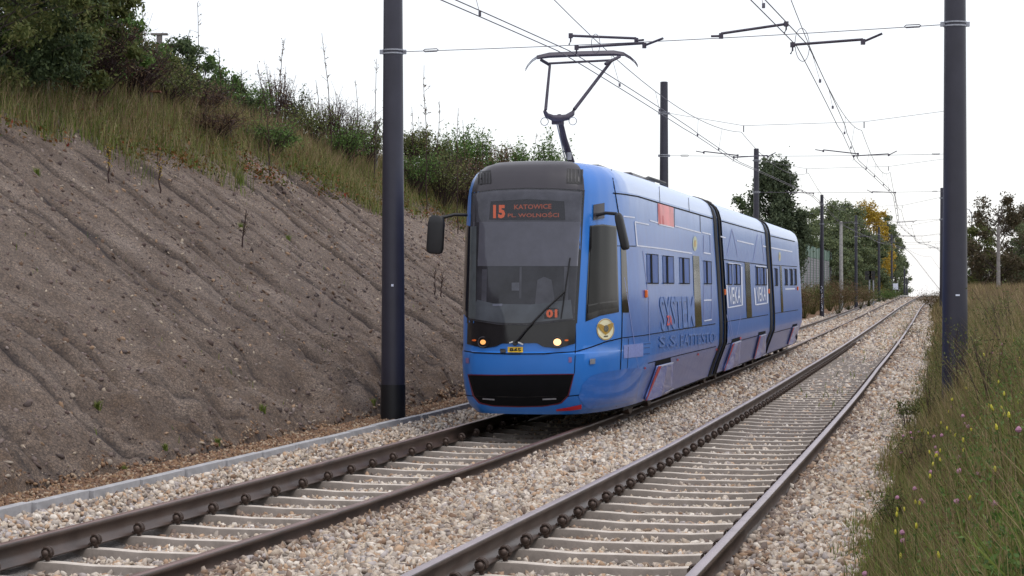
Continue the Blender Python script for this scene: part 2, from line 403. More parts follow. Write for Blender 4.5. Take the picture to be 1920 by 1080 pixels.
base = m.mix(1.0, base, m.ramp(n2, [(.3, (.42, .40, .40)), (.5, (1, 1, 1)), (.70, (1.6, 1.52, 1.45))]), 'MULTIPLY')
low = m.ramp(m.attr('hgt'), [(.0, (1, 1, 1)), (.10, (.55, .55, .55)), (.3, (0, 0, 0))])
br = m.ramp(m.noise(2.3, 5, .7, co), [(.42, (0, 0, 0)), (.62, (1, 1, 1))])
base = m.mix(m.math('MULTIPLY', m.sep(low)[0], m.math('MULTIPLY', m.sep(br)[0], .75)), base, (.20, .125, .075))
v = m.node('ShaderNodeTexVoronoi', feature='DISTANCE_TO_EDGE'); v.inputs['Scale'].default_value = 26; m.l(co, v.inputs['Vector'])
net = m.math('LESS_THAN', v.outputs[0], .09)
base = m.mix(m.math('MULTIPLY', net, .5), base, (.05, .042, .045))
base = m.mix(m.math('MULTIPLY', m.attr('groove'), .95), base, (.045, .035, .035))  # rill shading put into the colour along the carved grooves
m.set(base, .95); m.bump(m.math('ADD', n3, m.math('MULTIPLY', n2, 1.5)), .9, .05)
Ds = np.arange(13, NET_D1, .05); ss = np.arange(-2.02, -9.9, -.065)
D, S_ = np.meshgrid(Ds, ss, indexing='ij'); Q = QL(D)+S_
X, Y = P2(D, Q); Z = net_z(D, Q); a, b = D.shape
i = np.arange(a*b).reshape(a, b)
Fa = np.stack([i[:-1, :-1], i[1:, :-1], i[1:, 1:], i[:-1, 1:]], -1).reshape(-1, 4)
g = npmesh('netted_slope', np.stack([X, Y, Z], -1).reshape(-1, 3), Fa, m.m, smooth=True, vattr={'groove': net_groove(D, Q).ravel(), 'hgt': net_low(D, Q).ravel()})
tag(g, 'earth cutting slope under brown erosion netting', 'slope', kind='structure')

# ------------------------------------------------------------------ scattered stones
ico_t = (1+5**.5)/2
ICO = np.array([(-1, ico_t, 0), (1, ico_t, 0), (-1, -ico_t, 0), (1, -ico_t, 0), (0, -1, ico_t), (0, 1, ico_t), (0, -1, -ico_t), (0, 1, -ico_t), (ico_t, 0, -1), (ico_t, 0, 1), (-ico_t, 0, -1), (-ico_t, 0, 1)])/1.9
ICF = np.array([(0, 11, 5), (0, 5, 1), (0, 1, 7), (0, 7, 10), (0, 10, 11), (1, 5, 9), (5, 11, 4), (11, 10, 2), (10, 7, 6), (7, 1, 8), (3, 9, 4), (3, 4, 2), (3, 2, 6), (3, 6, 8), (3, 8, 9), (4, 9, 5), (2, 4, 11), (6, 2, 10), (8, 6, 7), (9, 8, 1)])
def rotm(n, tilt=None):
    q = R.normal(size=(n, 4)); q /= np.linalg.norm(q, axis=1)[:, None]
    w, x, y, z = q.T
    return np.stack([1-2*(y*y+z*z), 2*(x*y-z*w), 2*(x*z+y*w), 2*(x*y+z*w), 1-2*(x*x+z*z), 2*(y*z-x*w), 2*(x*z-y*w), 2*(y*z+x*w), 1-2*(x*x+y*y)], -1).reshape(n, 3, 3)
def visible(X, Y, Z, mx=260, my=160):
    u = 960+F*X/np.maximum(Y, .1); v = VH+F*(EYE-Z)/np.maximum(Y, .1)
    return (Y > 4) & (u > -mx) & (u < 1920+mx) & (v < 1080+my)
def stones(name, D, q, z, size, mat, label):
    X, Y = P2(D, q); ok = visible(X, Y, z); X, Y, z = X[ok], Y[ok], z[ok]; size = size[ok]; n = len(X)
    sc = size[:, None]*np.stack([R.uniform(.9, 1.6, n), R.uniform(.6, 1.1, n), R.uniform(.3, .75, n)], -1)*.5
    V = ICO[None]*(1+R.uniform(-.42, .30, (n, 12, 1)))*sc[:, None, :]
    V = np.einsum('nij,nkj->nki', rotm(n), V)+np.stack([X, Y, z], -1)[:, None, :]
    Fa = (ICF[None]+(np.arange(n)*12)[:, None, None]).reshape(-1, 3)
    o = npmesh(name, V.reshape(-1, 3), Fa, mat, attr=np.repeat(R.random(n), 20))
    tag(o, label, 'gravel', kind='stuff'); print(name, n); return o
def scatter(n, D0, D1, fq0, fq1, p=1.0):
    D = D0+(D1-D0)*R.random(n)**p; t = R.random(n); return D, fq0(D)+(fq1(D)-fq0(D))*t
L0 = lambda D: QL(D)-1.67
Rr = lambda D: 1.95+0*D
parts = []
for (D0, D1, dens, s0) in ((9, 20, 900, .049), (20, 34, 560, .057), (34, 60, 230, .085), (60, 120, 100, .12), (120, 290, 22, .16)):
    n = int((D1-D0)*6.9*dens); D, q = scatter(n, D0, D1, L0, Rr)
    ql = q-QL(D)
    # thin out under rails, over near sleepers, and into the grass
    keep = (np.abs(np.abs(q-RQ(D))-.75) > .07) & (np.abs(np.abs(ql)-.75) > .07)
    keep &= ~((q > 1.45) & (R.random(n) < (q-1.45)/.5))
    sz = s0*R.uniform(.6, 1.45, n)
    parts.append((D[keep], q[keep], sz[keep]))
D = np.concatenate([p[0] for p in parts]); q = np.concatenate([p[1] for p in parts]); sz = np.concatenate([p[2] for p in parts])
z = bed(D, q)+drop(D)-.022+sz*R.uniform(-.25, .30, len(D))-.012*(q > .75)*(q < 1)
z -= .01*sstep(30, 60, D)+.06*sstep(90, 130, D)
dr = np.minimum(np.abs(np.abs(q-RQ(D))-.75), np.abs(np.abs(q-QL(D))-.75))
st = (R.random(len(D)) < .75*sstep(.42, .06, dr)) | (R.random(len(D)) < .10)
stones('ballast', D[~st], q[~st], z[~st], sz[~st], M['ballast'], 'pale crushed stone ballast around both tracks')
stones('stained_ballast', D[st], q[st], z[st], sz[st], M['stained'], 'brown stained ballast stones close to the rails')
n = 30000; D = 12+62*R.random(n)**1.3; ql = -1.74-R.random(n)*.74
z = np.maximum(terrain(D, QL(D)+ql), np.where(ql < -2.25, net_z(D, QL(D)+ql)-.03, -9))+.01; s = np.where(D < 30, .035, .06)*R.uniform(.5, 1.6, n)
stones('brown_gravel', D, QL(D)+ql, z, s, M['brownstone'], 'rusty brown gravel verge at the foot of the netted slope')
n = 22000; D = 13+58*R.random(n); ql = -2.25-R.random(n)*6.3
s = .014+.060*R.random(n)**5+.008*(D > 35)
z = net_z(D, QL(D)+ql)
stones('slope_stones', D, QL(D)+ql, z, s, M['palestone'], 'small pale stones lying on the netted slope')

n = 16000; D = 13+58*R.random(n); ql = -2.15-R.random(n)**1.2*6.3
M['clod'] = mat_stone('soil_clods', [(.16, .12, .11), (.11, .08, .07), (.20, .16, .145), (.14, .09, .06), (.09, .07, .065)])
stones('soil_clods', D, QL(D)+ql, net_z(D, QL(D)+ql), .02+.08*R.random(n)**3+.01*(D > 35), M['clod'], 'dark clods of earth caught under the netting')
# ------------------------------------------------------------------ rails
RAIL = [(-.062, -.165), (-.062, -.152), (-.012, -.138), (-.009, -.045), (-.032, -.034), (-.035, -.006), (-.026, 0), (.026, 0), (.035, -.006), (.032, -.034), (.009, -.045), (.012, -.138), (.062, -.152), (.062, -.165)]
def rail(label, off, left, mat):
    Ds = np.concatenate([np.arange(4, 120, 1.0), np.arange(120, 420, 4.)])
    V = []; H = []
    for (x, zz) in RAIL:
        q = (QL(Ds) if left else RQ(Ds))+off+x
        X, Y = P2(Ds, q); V.append(np.stack([X, Y, zz+(ZL if left else RZ(Ds))+drop(Ds)], -1)); H.append(np.full(len(Ds), 1.0 if zz > -.05 else 0.0))
    V = np.stack(V, 1); n, k = V.shape[:2]; i = np.arange(n*k).reshape(n, k)
    j = np.roll(i, -1, axis=1)
    Fa = np.stack([i[:-1], i[1:], j[1:], j[:-1]], -1).reshape(-1, 4)
    o = npmesh('rail', V.reshape(-1, 3), Fa, mat, vattr={'head': np.stack(H, 1).ravel()})
    return tag(o, label, 'rail')
rail('grey steel rail nearest the tram on the empty right-hand track', -.75, False, M['rail'])
rail('shiny steel rail beside the grassy right verge', .75, False, M['rail'])
rail('dark rail nearest the netted slope, under the tram', -.75, True, M['railrust'])
rail('rusty brown rail of the tram track, nearest the middle ballast', .75, True, M['railrust'])

# ------------------------------------------------------------------ sleepers with clips
def sleeper_mesh():
    st = [(-1.28, .065, .105, -.175), (-1.26, .075, .13, -.168), (-.95, .075, .13, -.166), (-.55, .065, .12, -.176), (-.3, .060, .115, -.190), (.3, .060, .115, -.190), (.55, .065, .12, -.176), (.95, .075, .13, -.166), (1.26, .075, .13, -.168), (1.28, .065, .105, -.175)]
    mb = MB(); vs = []
    for (x, wt_, wb, zt) in st: vs += [(x, -wb, -.36), (x, -wt_, zt-.012), (x, -wt_+.012, zt), (x, wt_-.012, zt), (x, wt_, zt-.012), (x, wb, -.36)]
    fs = []
    for a in range(len(st)-1):
        for k in range(5): fs.append((a*6+k, a*6+k+1, (a+1)*6+k+1, (a+1)*6+k))
    fs += [tuple(range(6)), tuple(range(len(st)*6-6, len(st)*6))[::-1]]
    mb.add(vs, fs); return mb
def clip_mesh(sgn):
    mb = MB()
    x = sgn*.105
    for dy in (-.018, .018):      # two coils of the spring clip
        mb.ring((x, dy, -.112), (sgn*.25, 1, 0), .036, .0095, 16, 6)
    mb.tube([(x-sgn*.03, 0, -.155), (x-sgn*.055, 0, -.142)], .010, 6)
    mb.tube([(x, 0, -.17), (x, 0, -.102)], .017, 8); mb.tube([(x, 0, -.102), (x, 0, -.088)], .022, 6)
    mb.tube([(x, -.045, -.116), (x, -.052, -.116), (x, -.06, -.116)], [.026, .024, .012], 10)
    return mb
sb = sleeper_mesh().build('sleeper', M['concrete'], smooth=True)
clips = []
for rx, sg in ((-.75, 1), (.75, -1)):
    mb = clip_mesh(sg); mb.v = [(vx+rx, vy, vz) for vx, vy, vz in mb.v]
    clips.append(mb.build('rail_clip', M['clip'], sb, smooth=True))
first = True
def put_sleeper(D, left, group, label, rw):
    global first
    if first: o = sb; kids = clips; first = False
    else:
        o = sb.copy(); link(o); kids = []
        for c in clips:
            k = c.copy(); link(k, o); kids.append(k)
    q = float(QL(D)) if left else float(RQ(D))
    p = on_track(D, q, ZL if left else float(RZ(D))); o.location = p
    o.rotation_euler = (R.normal(0, .004), 0, -math.atan(float(sl(D)))+R.normal(0, .006))
    tag(o, label, 'sleeper', group)
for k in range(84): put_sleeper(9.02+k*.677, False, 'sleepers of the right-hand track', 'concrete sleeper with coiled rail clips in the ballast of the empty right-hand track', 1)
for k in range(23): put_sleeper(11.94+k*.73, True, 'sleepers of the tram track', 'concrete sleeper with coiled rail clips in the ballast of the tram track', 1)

# ------------------------------------------------------------------ kerb stones beside the tram track
k0 = MB(); k0.box((0, .499, -.16), (.09, .997, .28)); kb = k0.build('kerb_stone', M['kerb'], bevel=.005)
for k in range(46):
    D = 11.2+k*1.0; o = kb if k == 0 else kb.copy()
    if k: link(o)
    o.location = on_track(D, float(QL(D))-1.69+R.normal(0, .004), -.055+R.normal(0, .004)); o.rotation_euler = (0, 0, -math.atan(float(sl(D)))+R.normal(0, .003))
    tag(o, 'grey concrete kerb stone between the ballast and the brown gravel verge', 'kerb', 'kerb stones along the tram track')
# ------------------------------------------------------------------ overhead line poles
def pole(X, Y, z0, z1, r0, r1, clamps, label, group, coat=0, rust=False):
    o = empty('overhead_line_pole', (X, Y, z0), label=label, cat='pole', group=group)
    H = z1-z0
    sh = MB().lathe((0, 0, -.5), [(r0, 0), (r0, .5), (r0+(r1-r0)*.5, H*.5+.5), (r1, H+.49), (r1*.8, H+.5)], 28).build('shaft', M['pole'], o, smooth=True)
    if coat: MB().lathe((0, 0, -.3), [(r0+.002, 0), (r0+.004, .3), (r0+.004-.0, coat+.3), (r0-.004, coat+.302)], 28).build('base_coating', M['poledark'], o, smooth=True)
    for zc in clamps:
        h = zc-z0; r = r0+(r1-r0)*h/H
        mb = MB()
        for dz in (-.022, .022): mb.lathe((0, 0, h+dz), [(r, -.010), (r+.008, -.009), (r+.008, .009), (r, .010)], 24)
        for sx in (-1, 1): mb.box((sx*(r+.02), 0, h), (.05, .05, .055))
        mb.build('clamp_band', M['steel'], o)
    return o
LP = [(737, 27.1), (1245, 52), (1418, 78), (1541, 120), (1605, 158), (1648, 195), (1672, 232)]
LP = [((u-960)/F*Y, Y) for u, Y in LP]
ltop = [6.9, 6.71, 6.75, 6.85, 6.95, 7.1, 7.3]
RP = [(5.43, 25.5)]+[tuple(float(t) for t in P2(D, q)) for D, q in ((52, 2.25), (78, 2.2), (112, 2.15), (152, 2.2), (190, 2.2), (228, 2.2))]
llab = ['tall dark steel pole with black base at the foot of the netted slope', 'dark pole rising right behind the tram roof, nearest one behind the tram', 'dark pole in front of the tall birch tree behind the tram', 'dark pole with white graffiti on its foot, beside the noise barrier', 'dark pole between the grey concrete post and the yellow tree', 'dark pole in front of the yellow tree', 'thin distant dark pole at the end of the hedge of trees']
rlab = ['thick dark pole standing in tall grass on the right verge, nearest the camera', 'second pole of the right verge, right behind the thick one', 'third pole of the right verge, behind the thick one', 'slim dark pole peeping out left of the thick right-hand pole', 'fifth pole of the right verge, far away', 'sixth pole of the right verge, far away', 'seventh and farthest pole of the right verge']
CZ = lambda D: np.interp(D, [0, 20, 26.5, 52, 80, 120, 160, 300], [4.45, 4.53, 4.62, 4.74, 5.02, 5.05, 5.12, 5.2])+drop(D)
MZ = [5.5, 5.62, 6.0, 6.0, 6.05, 6.1, 6.15]
G = 'overhead line poles'
low = []
for i, (X, Y) in enumerate(LP):
    z0 = ground_at(X, Y) if i else -.03
    cl = [4.66] if i == 0 else [float(CZ(Y))+.12, MZ[i]+.30]
    p = pole(X, Y, z0, ltop[i], .158 if i == 0 else .135, .115 if i == 0 else .095, cl, llab[i], G, coat=.36 if i == 0 else 0)
    if i == 0: MB().box((.0, -.158, .05+1.62-.02-(555-VH)/F*27.1*0-0.0), (.03, .008, .03)).build('number_tag', M['white'], p)
    if i == 3:      # painted scrawl on the foot of the fourth pole
        mb = MB(); h = .35
        for k in range(13):
            a = -1.9+R.uniform(-.25, .25); b = a+R.uniform(.2, .6)
            mb.tube([(.139*math.cos(a), .139*math.sin(a), h), (.141*math.cos((a+b)/2), .141*math.sin((a+b)/2), h+R.uniform(.03, .12)), (.139*math.cos(b), .139*math.sin(b), h+R.uniform(-.03, .1))], .016, 4); h += .115
        mb.build('graffiti', M['white'], p)
for i, (X, Y) in enumerate(RP):
    z0 = ground_at(X, Y)
    cl = [4.82] if i == 0 else [float(CZ(Y))+.14, MZ[i]+.30]
    p = pole(X, Y, z0-.05, ltop[i]+(.3 if i == 0 else 0), .158 if i == 0 else .135, .118 if i == 0 else .095, cl, rlab[i], G)
    if i == 0: MB().box((.0, -.155, 1.55-z0), (.05, .008, .02)).build('number_tag', M['white'], p)
for k, (u, Y, zt) in enumerate(((1696, 262, 3.7), (1700.5, 280, 2.5))):
    X = (u-960)/F*Y; z0 = ground_at(X, Y); pole(X, Y, z0, zt, .13, .1, [], ('far dark pole standing just beyond the crest', 'farthest and lowest dark pole beyond the crest')[k], G)

# ------------------------------------------------------------------ wires
def sag(a, b, s, n=14):
    a, b = Vector(a), Vector(b)
    return [a.lerp(b, i/n)-Vector((0, 0, 4*s*(i/n)*(1-i/n))) for i in range(n+1)]
def turnbuckle(c, d, parent):
    d = d.normalized(); mb = MB(); up = Vector((0, 0, 1)); 
    for sg in (-1, 1): mb.tube([c-d*.10+up*.0, c-d*.08+up*.017*sg, c+d*.08+up*.017*sg, c+d*.10], .006, 6)
    mb.build('turnbuckle', M['arm'], parent, smooth=True)
dist = lambda Y: .0055+.000035*Y
def track_pt(D, left, q, z): return on_track(D, (float(QL(D)) if left else 0)+q, 0)*1+Vector((0, 0, z-float(drop(D))))
pairD = []
names = ['first span, nearest the camera', 'second span, above the tram', 'third span, behind the birch', 'fourth span', 'fifth span', 'sixth span', 'seventh and farthest span']
for i in range(len(LP)):
    A = Vector((*LP[i], 0)); B = Vector((*RP[i], 0)); r = .13
    d = (B-A).normalized()
    D0 = float(inv(*(A.lerp(B, .5).xy))[0]); pairD.append(D0)
    za, zb = (4.66, 4.82) if i == 0 else (float(CZ(LP[i][1]))+.12, float(CZ(RP[i][1]))+.14)
    a = A+d*r+Vector((0, 0, za)); b = B-d*r+Vector((0, 0, zb))
    w = MB().tube(sag(a, b, .03), dist(D0)*.8, 6).build('span_wire', M['wire'], smooth=True)
    tag(w, 'lower cross span wire between two poles, '+names[i], 'wire', 'cross span wires')
    if i < 3:
        turnbuckle(a.lerp(b, .055+.0*i), b-a, w); turnbuckle(a.lerp(b, .945), b-a, w)
    # upper span carrying both messenger wires
    tl = (float(QL(D0))); L = (B-A).length
    fl = None
    pl = track_pt(D0, True, 0, MZ[i]); pr = track_pt(D0, False, 0, MZ[i]+.05)
    a = A+d*r+Vector((0, 0, MZ[i]+.30)); b = B-d*r+Vector((0, 0, MZ[i]+.34))
    w = MB().tube([a, pl, pr, b], dist(D0)*.8, 6).build('span_wire', M['wire'], smooth=True)
    tag(w, 'upper cross span wire carrying the two catenary wires, '+names[i], 'wire', 'cross span wires')
    for p in (pl, pr): MB().tube([p, p-Vector((0, 0, .16))], .014, 6).build('hanger', M['arm'], w)
pairD = [4, ]+pairD+[300, 420]
MZ2 = [5.4]+MZ+[6.0, 1.5]
zig = [-.2, .28, -.2, .2, -.2, .2, -.2, .2, 0, 0]
def qz(D): return float(np.interp(D, pairD, zig))
for left in (True, False):
    side = 'left-hand tram track' if left else 'empty right-hand track'
    for k, off in enumerate((-.045, .045)):
        pts = [track_pt(D, left, qz(D)+off*(1 if D > 40 else 1.6), float(CZ(D))) for D in np.concatenate([np.arange(6, 130, 2.), np.arange(130, 420, 8.)])]
        w = MB().tube(pts, [dist(p.y) for p in pts], 6).build('contact_wire', M['wire'], smooth=True)
        tag(w, ('left' if k == 0 else 'right')+' one of the twin contact wires over the '+side, 'wire', 'contact wires')
    mb = MB(); pts = []; drops = []
    for i in range(len(pairD)-1):
        n = 16
        for j in range(n):
            t = j/n; D = pairD[i]+(pairD[i+1]-pairD[i])*t
            z = MZ2[i]+(MZ2[i+1]-MZ2[i])*t-4*.42*t*(1-t)-.16
            pts.append(track_pt(D, left, qz(D)*.3, z))
            if j in (3, 6, 10, 13) and 12 < D < 240: drops.append((D, z))
    pts = [p for p in pts if p.y > 5]
    w = MB().tube(pts, [dist(p.y)*.9 for p in pts], 6).build('catenary_wire', M['wire'], smooth=True)
    tag(w, 'sagging catenary wire above the contact wires of the '+side, 'wire', 'catenary wires')
    for D, z in drops:
        a = track_pt(D, left, qz(D)*.3, z); b = track_pt(D, left, qz(D), float(CZ(D)))
        mb = MB().tube([a, b], .0028+.00001*D, 4).box(b, (.03, .05, .05)); mb.build('dropper', M['wire'], w)
    # feeder loop
# steady arms: (tube start, tube end, link end) given where they hang on their span
def arm(p, q, e, label, r=.017):
    o = MB().tube([p, q], r, 8).build('steady_arm', M['arm'], smooth=True); tag(o, label, 'steady arm', 'steady arms on the cross spans')
    MB().tube([p, p-Vector((0, 0, .07)), p+Vector((-.02, .03, -.11))], r*.7, 6).build('wire_clamp', M['arm'], o)
    MB().box(p, (r*3.2, r*3.2, r*3.6)).build('insulator', M['arm'], o)
    if e is not None:
        m2 = MB().tube([q-Vector((0, 0, .03)), e], r*.9, 6); m2.box(q-Vector((0, 0, .03)), (r*3, r*3, r*4)); m2.build('link_bar', M['arm'], o)
    return o
Y1 = 26.5
arm(at(1070, 67, Y1+.3), at(1193, 72, Y1+.3), at(1206, 75, Y1), 'upper of the two arms over the tram pantograph')
arm(at(1081, 89, Y1), at(1208, 81, Y1-.1), at(1243, 72, Y1-.3), 'lower of the two arms just above the tram pantograph')
arm(at(1474, 45, 26.1), at(1352, 63, 26.1), at(1333, 68, 26.1), 'slanting arm over the right-hand track, hooked to the span at its left end')
arm(at(1486, 84, 25.9), at(1618, 74, 25.8), at(1654, 63, 25.7), 'long arm over the right-hand track, hooked to the span at its right end')
for i in range(1, 7):
    D = pairD[i+1]
    for left in (True, False):
        nm = ('tram' if left else 'right-hand')+' track on the '+names[i].split(',')[0]
        q0 = zig[i+1]; sg = -1 if q0 > 0 else 1
        for k, s2 in enumerate((sg, -sg)):
            p = track_pt(D, left, q0-.05*s2, float(CZ(D))+.09+.05*k); qn = track_pt(D, left, q0+s2*.8, float(CZ(D))+.13+.12*k)
            if i > 1 and k: continue
            e = track_pt(D, left, q0+s2*1.0, float(CZ(D))+.2+.06*k)
            arm(p, qn, e, ('lower' if k == 0 else 'upper')+' steady arm over the '+nm, .011+.00005*D)
# jumper loops hanging at the first span
for lab, u, v, Y, h in (('thin wire loop hanging by the arms over the pantograph', 1117, 82, 26.6, 19), ('thin wire loop hanging under the slanting arm of the right-hand track', 1504, 84, 26.0, 32)):
    c = at(u, v, Y); rr = h*Y/F
    o = MB().tube([c+Vector((math.cos(a)*rr*.42, math.sin(a)*.05, math.sin(a)*rr)) for a in np.linspace(0, 6.28, 28)], .0045, 5).build('jumper_loop', M['wire'], smooth=True)
    tag(o, lab, 'wire')
# ------------------------------------------------------------------ the tram
TX, TY, TZ = .15, 24.8, ZL
TA = math.atan(.2074)
TR = empty('tram', (TX, TY, TZ), -TA, label='blue three-section tram with a raised pantograph running on the left-hand track', cat='tram')
ca, sa = math.cos(TA), math.sin(TA)
def tw(p): return (TX+p[0]*ca+p[1]*sa, TY-p[0]*sa+p[1]*ca, TZ+p[2])
def tproj(p):
    x, y, z = tw(p); return 960+F*x/y, VH+F*(EYE-z)/y
LEN = 33.3
PATH = [(0, 0), (.25, .014), (.5, .055), (.64, .10), (.72, .20), (.82, .40), (.91, .68), (.975, .98), (1.005, 1.2), (1.05, 1.6), (1.10, 2.1), (1.13, 2.6), (1.155, 3.2), (1.165, 4.0), (1.17, 5.0)]
pw = np.array([p[0] for p in PATH]+[1.17]); pb = np.array([p[1] for p in PATH]+[LEN])
pl_ = np.concatenate([[0], np.cumsum(np.hypot(np.diff(pw), np.diff(pb)))])
# level table: z, k side, k front, inset at nose
LV = np.array([(.17, .83, .86, .16), (.24, .85, .93, .10), (.34, .875, .965, .05), (.50, .925, .985, .0), (.72, .995, 1.0, -.035), (.90, 1.0, 1.0, -.04), (.925, 1.0, .998, -.005), (1.1, .998, .998, .0), (1.4, .985, .995, .01), (2.0, .955, .985, .05), (2.5, .925, .975, .10), (2.80, .91, .965, .15), (2.90, .90, .955, .18), (3.02, .87, .925, .24), (3.10, .83, .88, .30), (3.17, .75, .80, .38), (3.215, .62, .66, .50), (3.24, .42, .46, .75), (3.25, .2, .2, 1.1), (3.252, 0, 0, 1.5)])
NL = len(LV)
def surf(a, l):
    """a = signed distance round the nose (m), l = level index"""
    s = abs(a); w = np.interp(s, pl_, pw); b = np.interp(s, pl_, pb)
    l = min(max(l, 0), NL-1); i = min(int(l), NL-2); t = l-i
    z, ks, kf, ins = LV[i]*(1-t)+LV[i+1]*t
    m_ = float(sstep(1.0, 3.4, b)); k = kf*(1-m_)+ks*m_
    y = b+ins*(1-float(sstep(.2, 2.6, b)))
    if b > LEN-1.6: w *= 1-.12*((b-LEN+1.6)/1.6)**2
    return Vector((math.copysign(w*k, a) if s > 0 else 0, y, z))
AMAX = float(pl_[-1])
_aa = np.concatenate([-np.linspace(2.2, .02, 70), np.linspace(0, 3.4, 110), np.linspace(3.5, AMAX, 330)]); _ll = np.linspace(0, 16, 49)
_S = [(a, l) for a in _aa for l in _ll]; _PJ = np.array([tproj(surf(a, l)) for a, l in _S])
_ok = np.array([a > -.95 for a, l in _S]); _PJ[~_ok] = 1e6
def hit(u, v, off=.004):
    i = int(np.argmin((_PJ[:, 0]-u)**2+(_PJ[:, 1]-v)**2)); a, l = _S[i]
    for _ in range(7):
        p0 = tproj(surf(a, l)); e = 1e-3
        pa = tproj(surf(a+e, l)); pl2 = tproj(surf(a, l+e))
        J = np.array([[(pa[0]-p0[0])/e, (pl2[0]-p0[0])/e], [(pa[1]-p0[1])/e, (pl2[1]-p0[1])/e]])
        r = np.array([u-p0[0], v-p0[1]])
        try: d = np.linalg.solve(J, r)
        except Exception: break
        a += float(np.clip(d[0], -.5, .5)); l += float(np.clip(d[1], -1, 1)); l = min(max(l, 0), 17.5)
    hit.al = (a, l)
    return lift(a, l, off)
def lift(a, l, off):
    e = .01; p = surf(a, l); n = (surf(a+e, l)-surf(a-e, l)).cross(surf(a, l+e*2)-surf(a, l-e*2))
    n.normalize(); return p+n*off
def mirror(mb): mb.v = [(-x, y, z) for x, y, z in mb.v]; mb.f = [tuple(reversed(f)) for f in mb.f]; return mb
def lerp2(pl, t):
    if len(pl) == 1: return pl[0]
    n = len(pl)-1; x = t*n; i = min(int(x), n-1); f = x-i
    return (pl[i][0]*(1-f)+pl[i+1][0]*f, pl[i][1]*(1-f)+pl[i+1][1]*f)
def patch(name, top, bot, mat, parent, off=.004, nu=10, nv=6, mb=None):
    """panel lying on the body between an upper and a lower edge line"""
    vs = []; fs = []
    for j in range(nv+1):
        for i in range(nu+1):
            A = lerp2(top, i/nu); B = lerp2(bot, i/nu); t = j/nv
            vs.append(hit(A[0]*(1-t)+B[0]*t, A[1]*(1-t)+B[1]*t, off))
    for j in range(nv):
        for i in range(nu): a = j*(nu+1)+i; fs.append((a, a+nu+1, a+nu+2, a+1))
    if mb is not None: mb.add(vs, fs); return None
    return MB().add(vs, fs).build(name, mat, parent, smooth=True)
def line(mb, pts, w, off=.005, seg=8):
    """thin strip along a line on the body; w in px"""
    P = []
    for i in range(len(pts)-1):
        (x0, y0), (x1, y1) = pts[i], pts[i+1]
        for k in range(seg+(i == len(pts)-2)): P.append((x0+(x1-x0)*k/seg, y0+(y1-y0)*k/seg))
    vs = []; fs = []
    for i, p in enumerate(P):
        q0 = P[max(i-1, 0)]; q1 = P[min(i+1, len(P)-1)]; dx, dy = q1[0]-q0[0], q1[1]-q0[1]; n = math.hypot(dx, dy) or 1
        vs += [hit(p[0]-dy/n*w/2, p[1]+dx/n*w/2, off), hit(p[0]+dy/n*w/2, p[1]-dx/n*w/2, off)]
    for i in range(len(P)-1): fs.append((2*i, 2*i+1, 2*i+3, 2*i+2))
    return mb.add(vs, fs)
def text_mb(s, quad, off=.006, bold=.0, mb=None, local=None):
    """letters mapped on the body inside quad (tl, tr, br, bl)"""
    cu = bpy.data.curves.new('t', 'FONT'); cu.body = s; cu.offset = bold; cu.resolution_u = 2
    o = bpy.data.objects.new('t', cu); COL.objects.link(o); bpy.context.view_layer.update()
    me = o.to_mesh(); vs = [v.co.copy() for v in me.vertices]; fs = [tuple(p.vertices) for p in me.polygons]; o.to_mesh_clear()
    bpy.data.objects.remove(o); bpy.data.curves.remove(cu)
    x0, x1 = min(v.x for v in vs), max(v.x for v in vs); y0, y1 = min(v.y for v in vs), max(v.y for v in vs)
    out = []
    for v in vs:
        s_, t = (v.x-x0)/(x1-x0), 1-(v.y-y0)/(y1-y0)
        A = lerp2([quad[0], quad[1]], s_); B = lerp2([quad[3], quad[2]], s_)
        out.append(hit(A[0]*(1-t)+B[0]*t, A[1]*(1-t)+B[1]*t, off))
    return (mb or MB()).add(out, fs)
def disc(c, ru, rv, off, n=28): 
    vs = [hit(c[0], c[1], off)]+[hit(c[0]+ru*math.cos(2*math.pi*k/n), c[1]-rv*math.sin(2*math.pi*k/n), off) for k in range(n)]
    return MB().add(vs, [(0, 1+k, 1+(k+1) % n) for k in range(n)])

# body paint: film zones along the car, sky sheen in the roof colour
m = N('tram_body_film'); co = m.coord(); sx = m.sep(co); y, z = sx[1], sx[2]
n1 = m.noise(.55, 5, .6, m.coord('Object', (1, 1, .5))); n2 = m.noise(6, 5, .7, m.coord('Object', (1, 1, .6)))
nstr = m.noise(9, 3, .5, m.coord('Object', (1, 5, .5), (0, .0, 0)))
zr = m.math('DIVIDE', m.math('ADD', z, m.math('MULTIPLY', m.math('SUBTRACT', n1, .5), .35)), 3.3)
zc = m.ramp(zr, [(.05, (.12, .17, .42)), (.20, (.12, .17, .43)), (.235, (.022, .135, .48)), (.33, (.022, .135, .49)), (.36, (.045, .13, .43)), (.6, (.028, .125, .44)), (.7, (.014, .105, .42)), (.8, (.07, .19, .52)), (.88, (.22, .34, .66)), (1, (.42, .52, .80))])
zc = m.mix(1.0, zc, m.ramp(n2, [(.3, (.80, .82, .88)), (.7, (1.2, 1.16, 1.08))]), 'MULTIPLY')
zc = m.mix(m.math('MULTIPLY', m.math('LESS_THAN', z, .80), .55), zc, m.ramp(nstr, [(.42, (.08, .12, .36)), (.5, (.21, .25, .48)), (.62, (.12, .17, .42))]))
zc = m.mix(m.math('GREATER_THAN', z, 2.885), zc, (.55, .66, .90)); fr = m.ramp(m.noise(1.2, 2, .5, co), [(.3, (.020, .165, .56)), (.7, (.026, .19, .63))])  # roof lightened, sky sheen put into its colour
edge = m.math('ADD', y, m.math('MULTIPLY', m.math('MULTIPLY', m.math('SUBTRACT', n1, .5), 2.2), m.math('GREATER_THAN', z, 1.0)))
isw = m.node('ShaderNodeMapRange'); m.l(edge, isw.inputs[0]); isw.inputs[1].default_value = 1.30; isw.inputs[2].default_value = 1.75
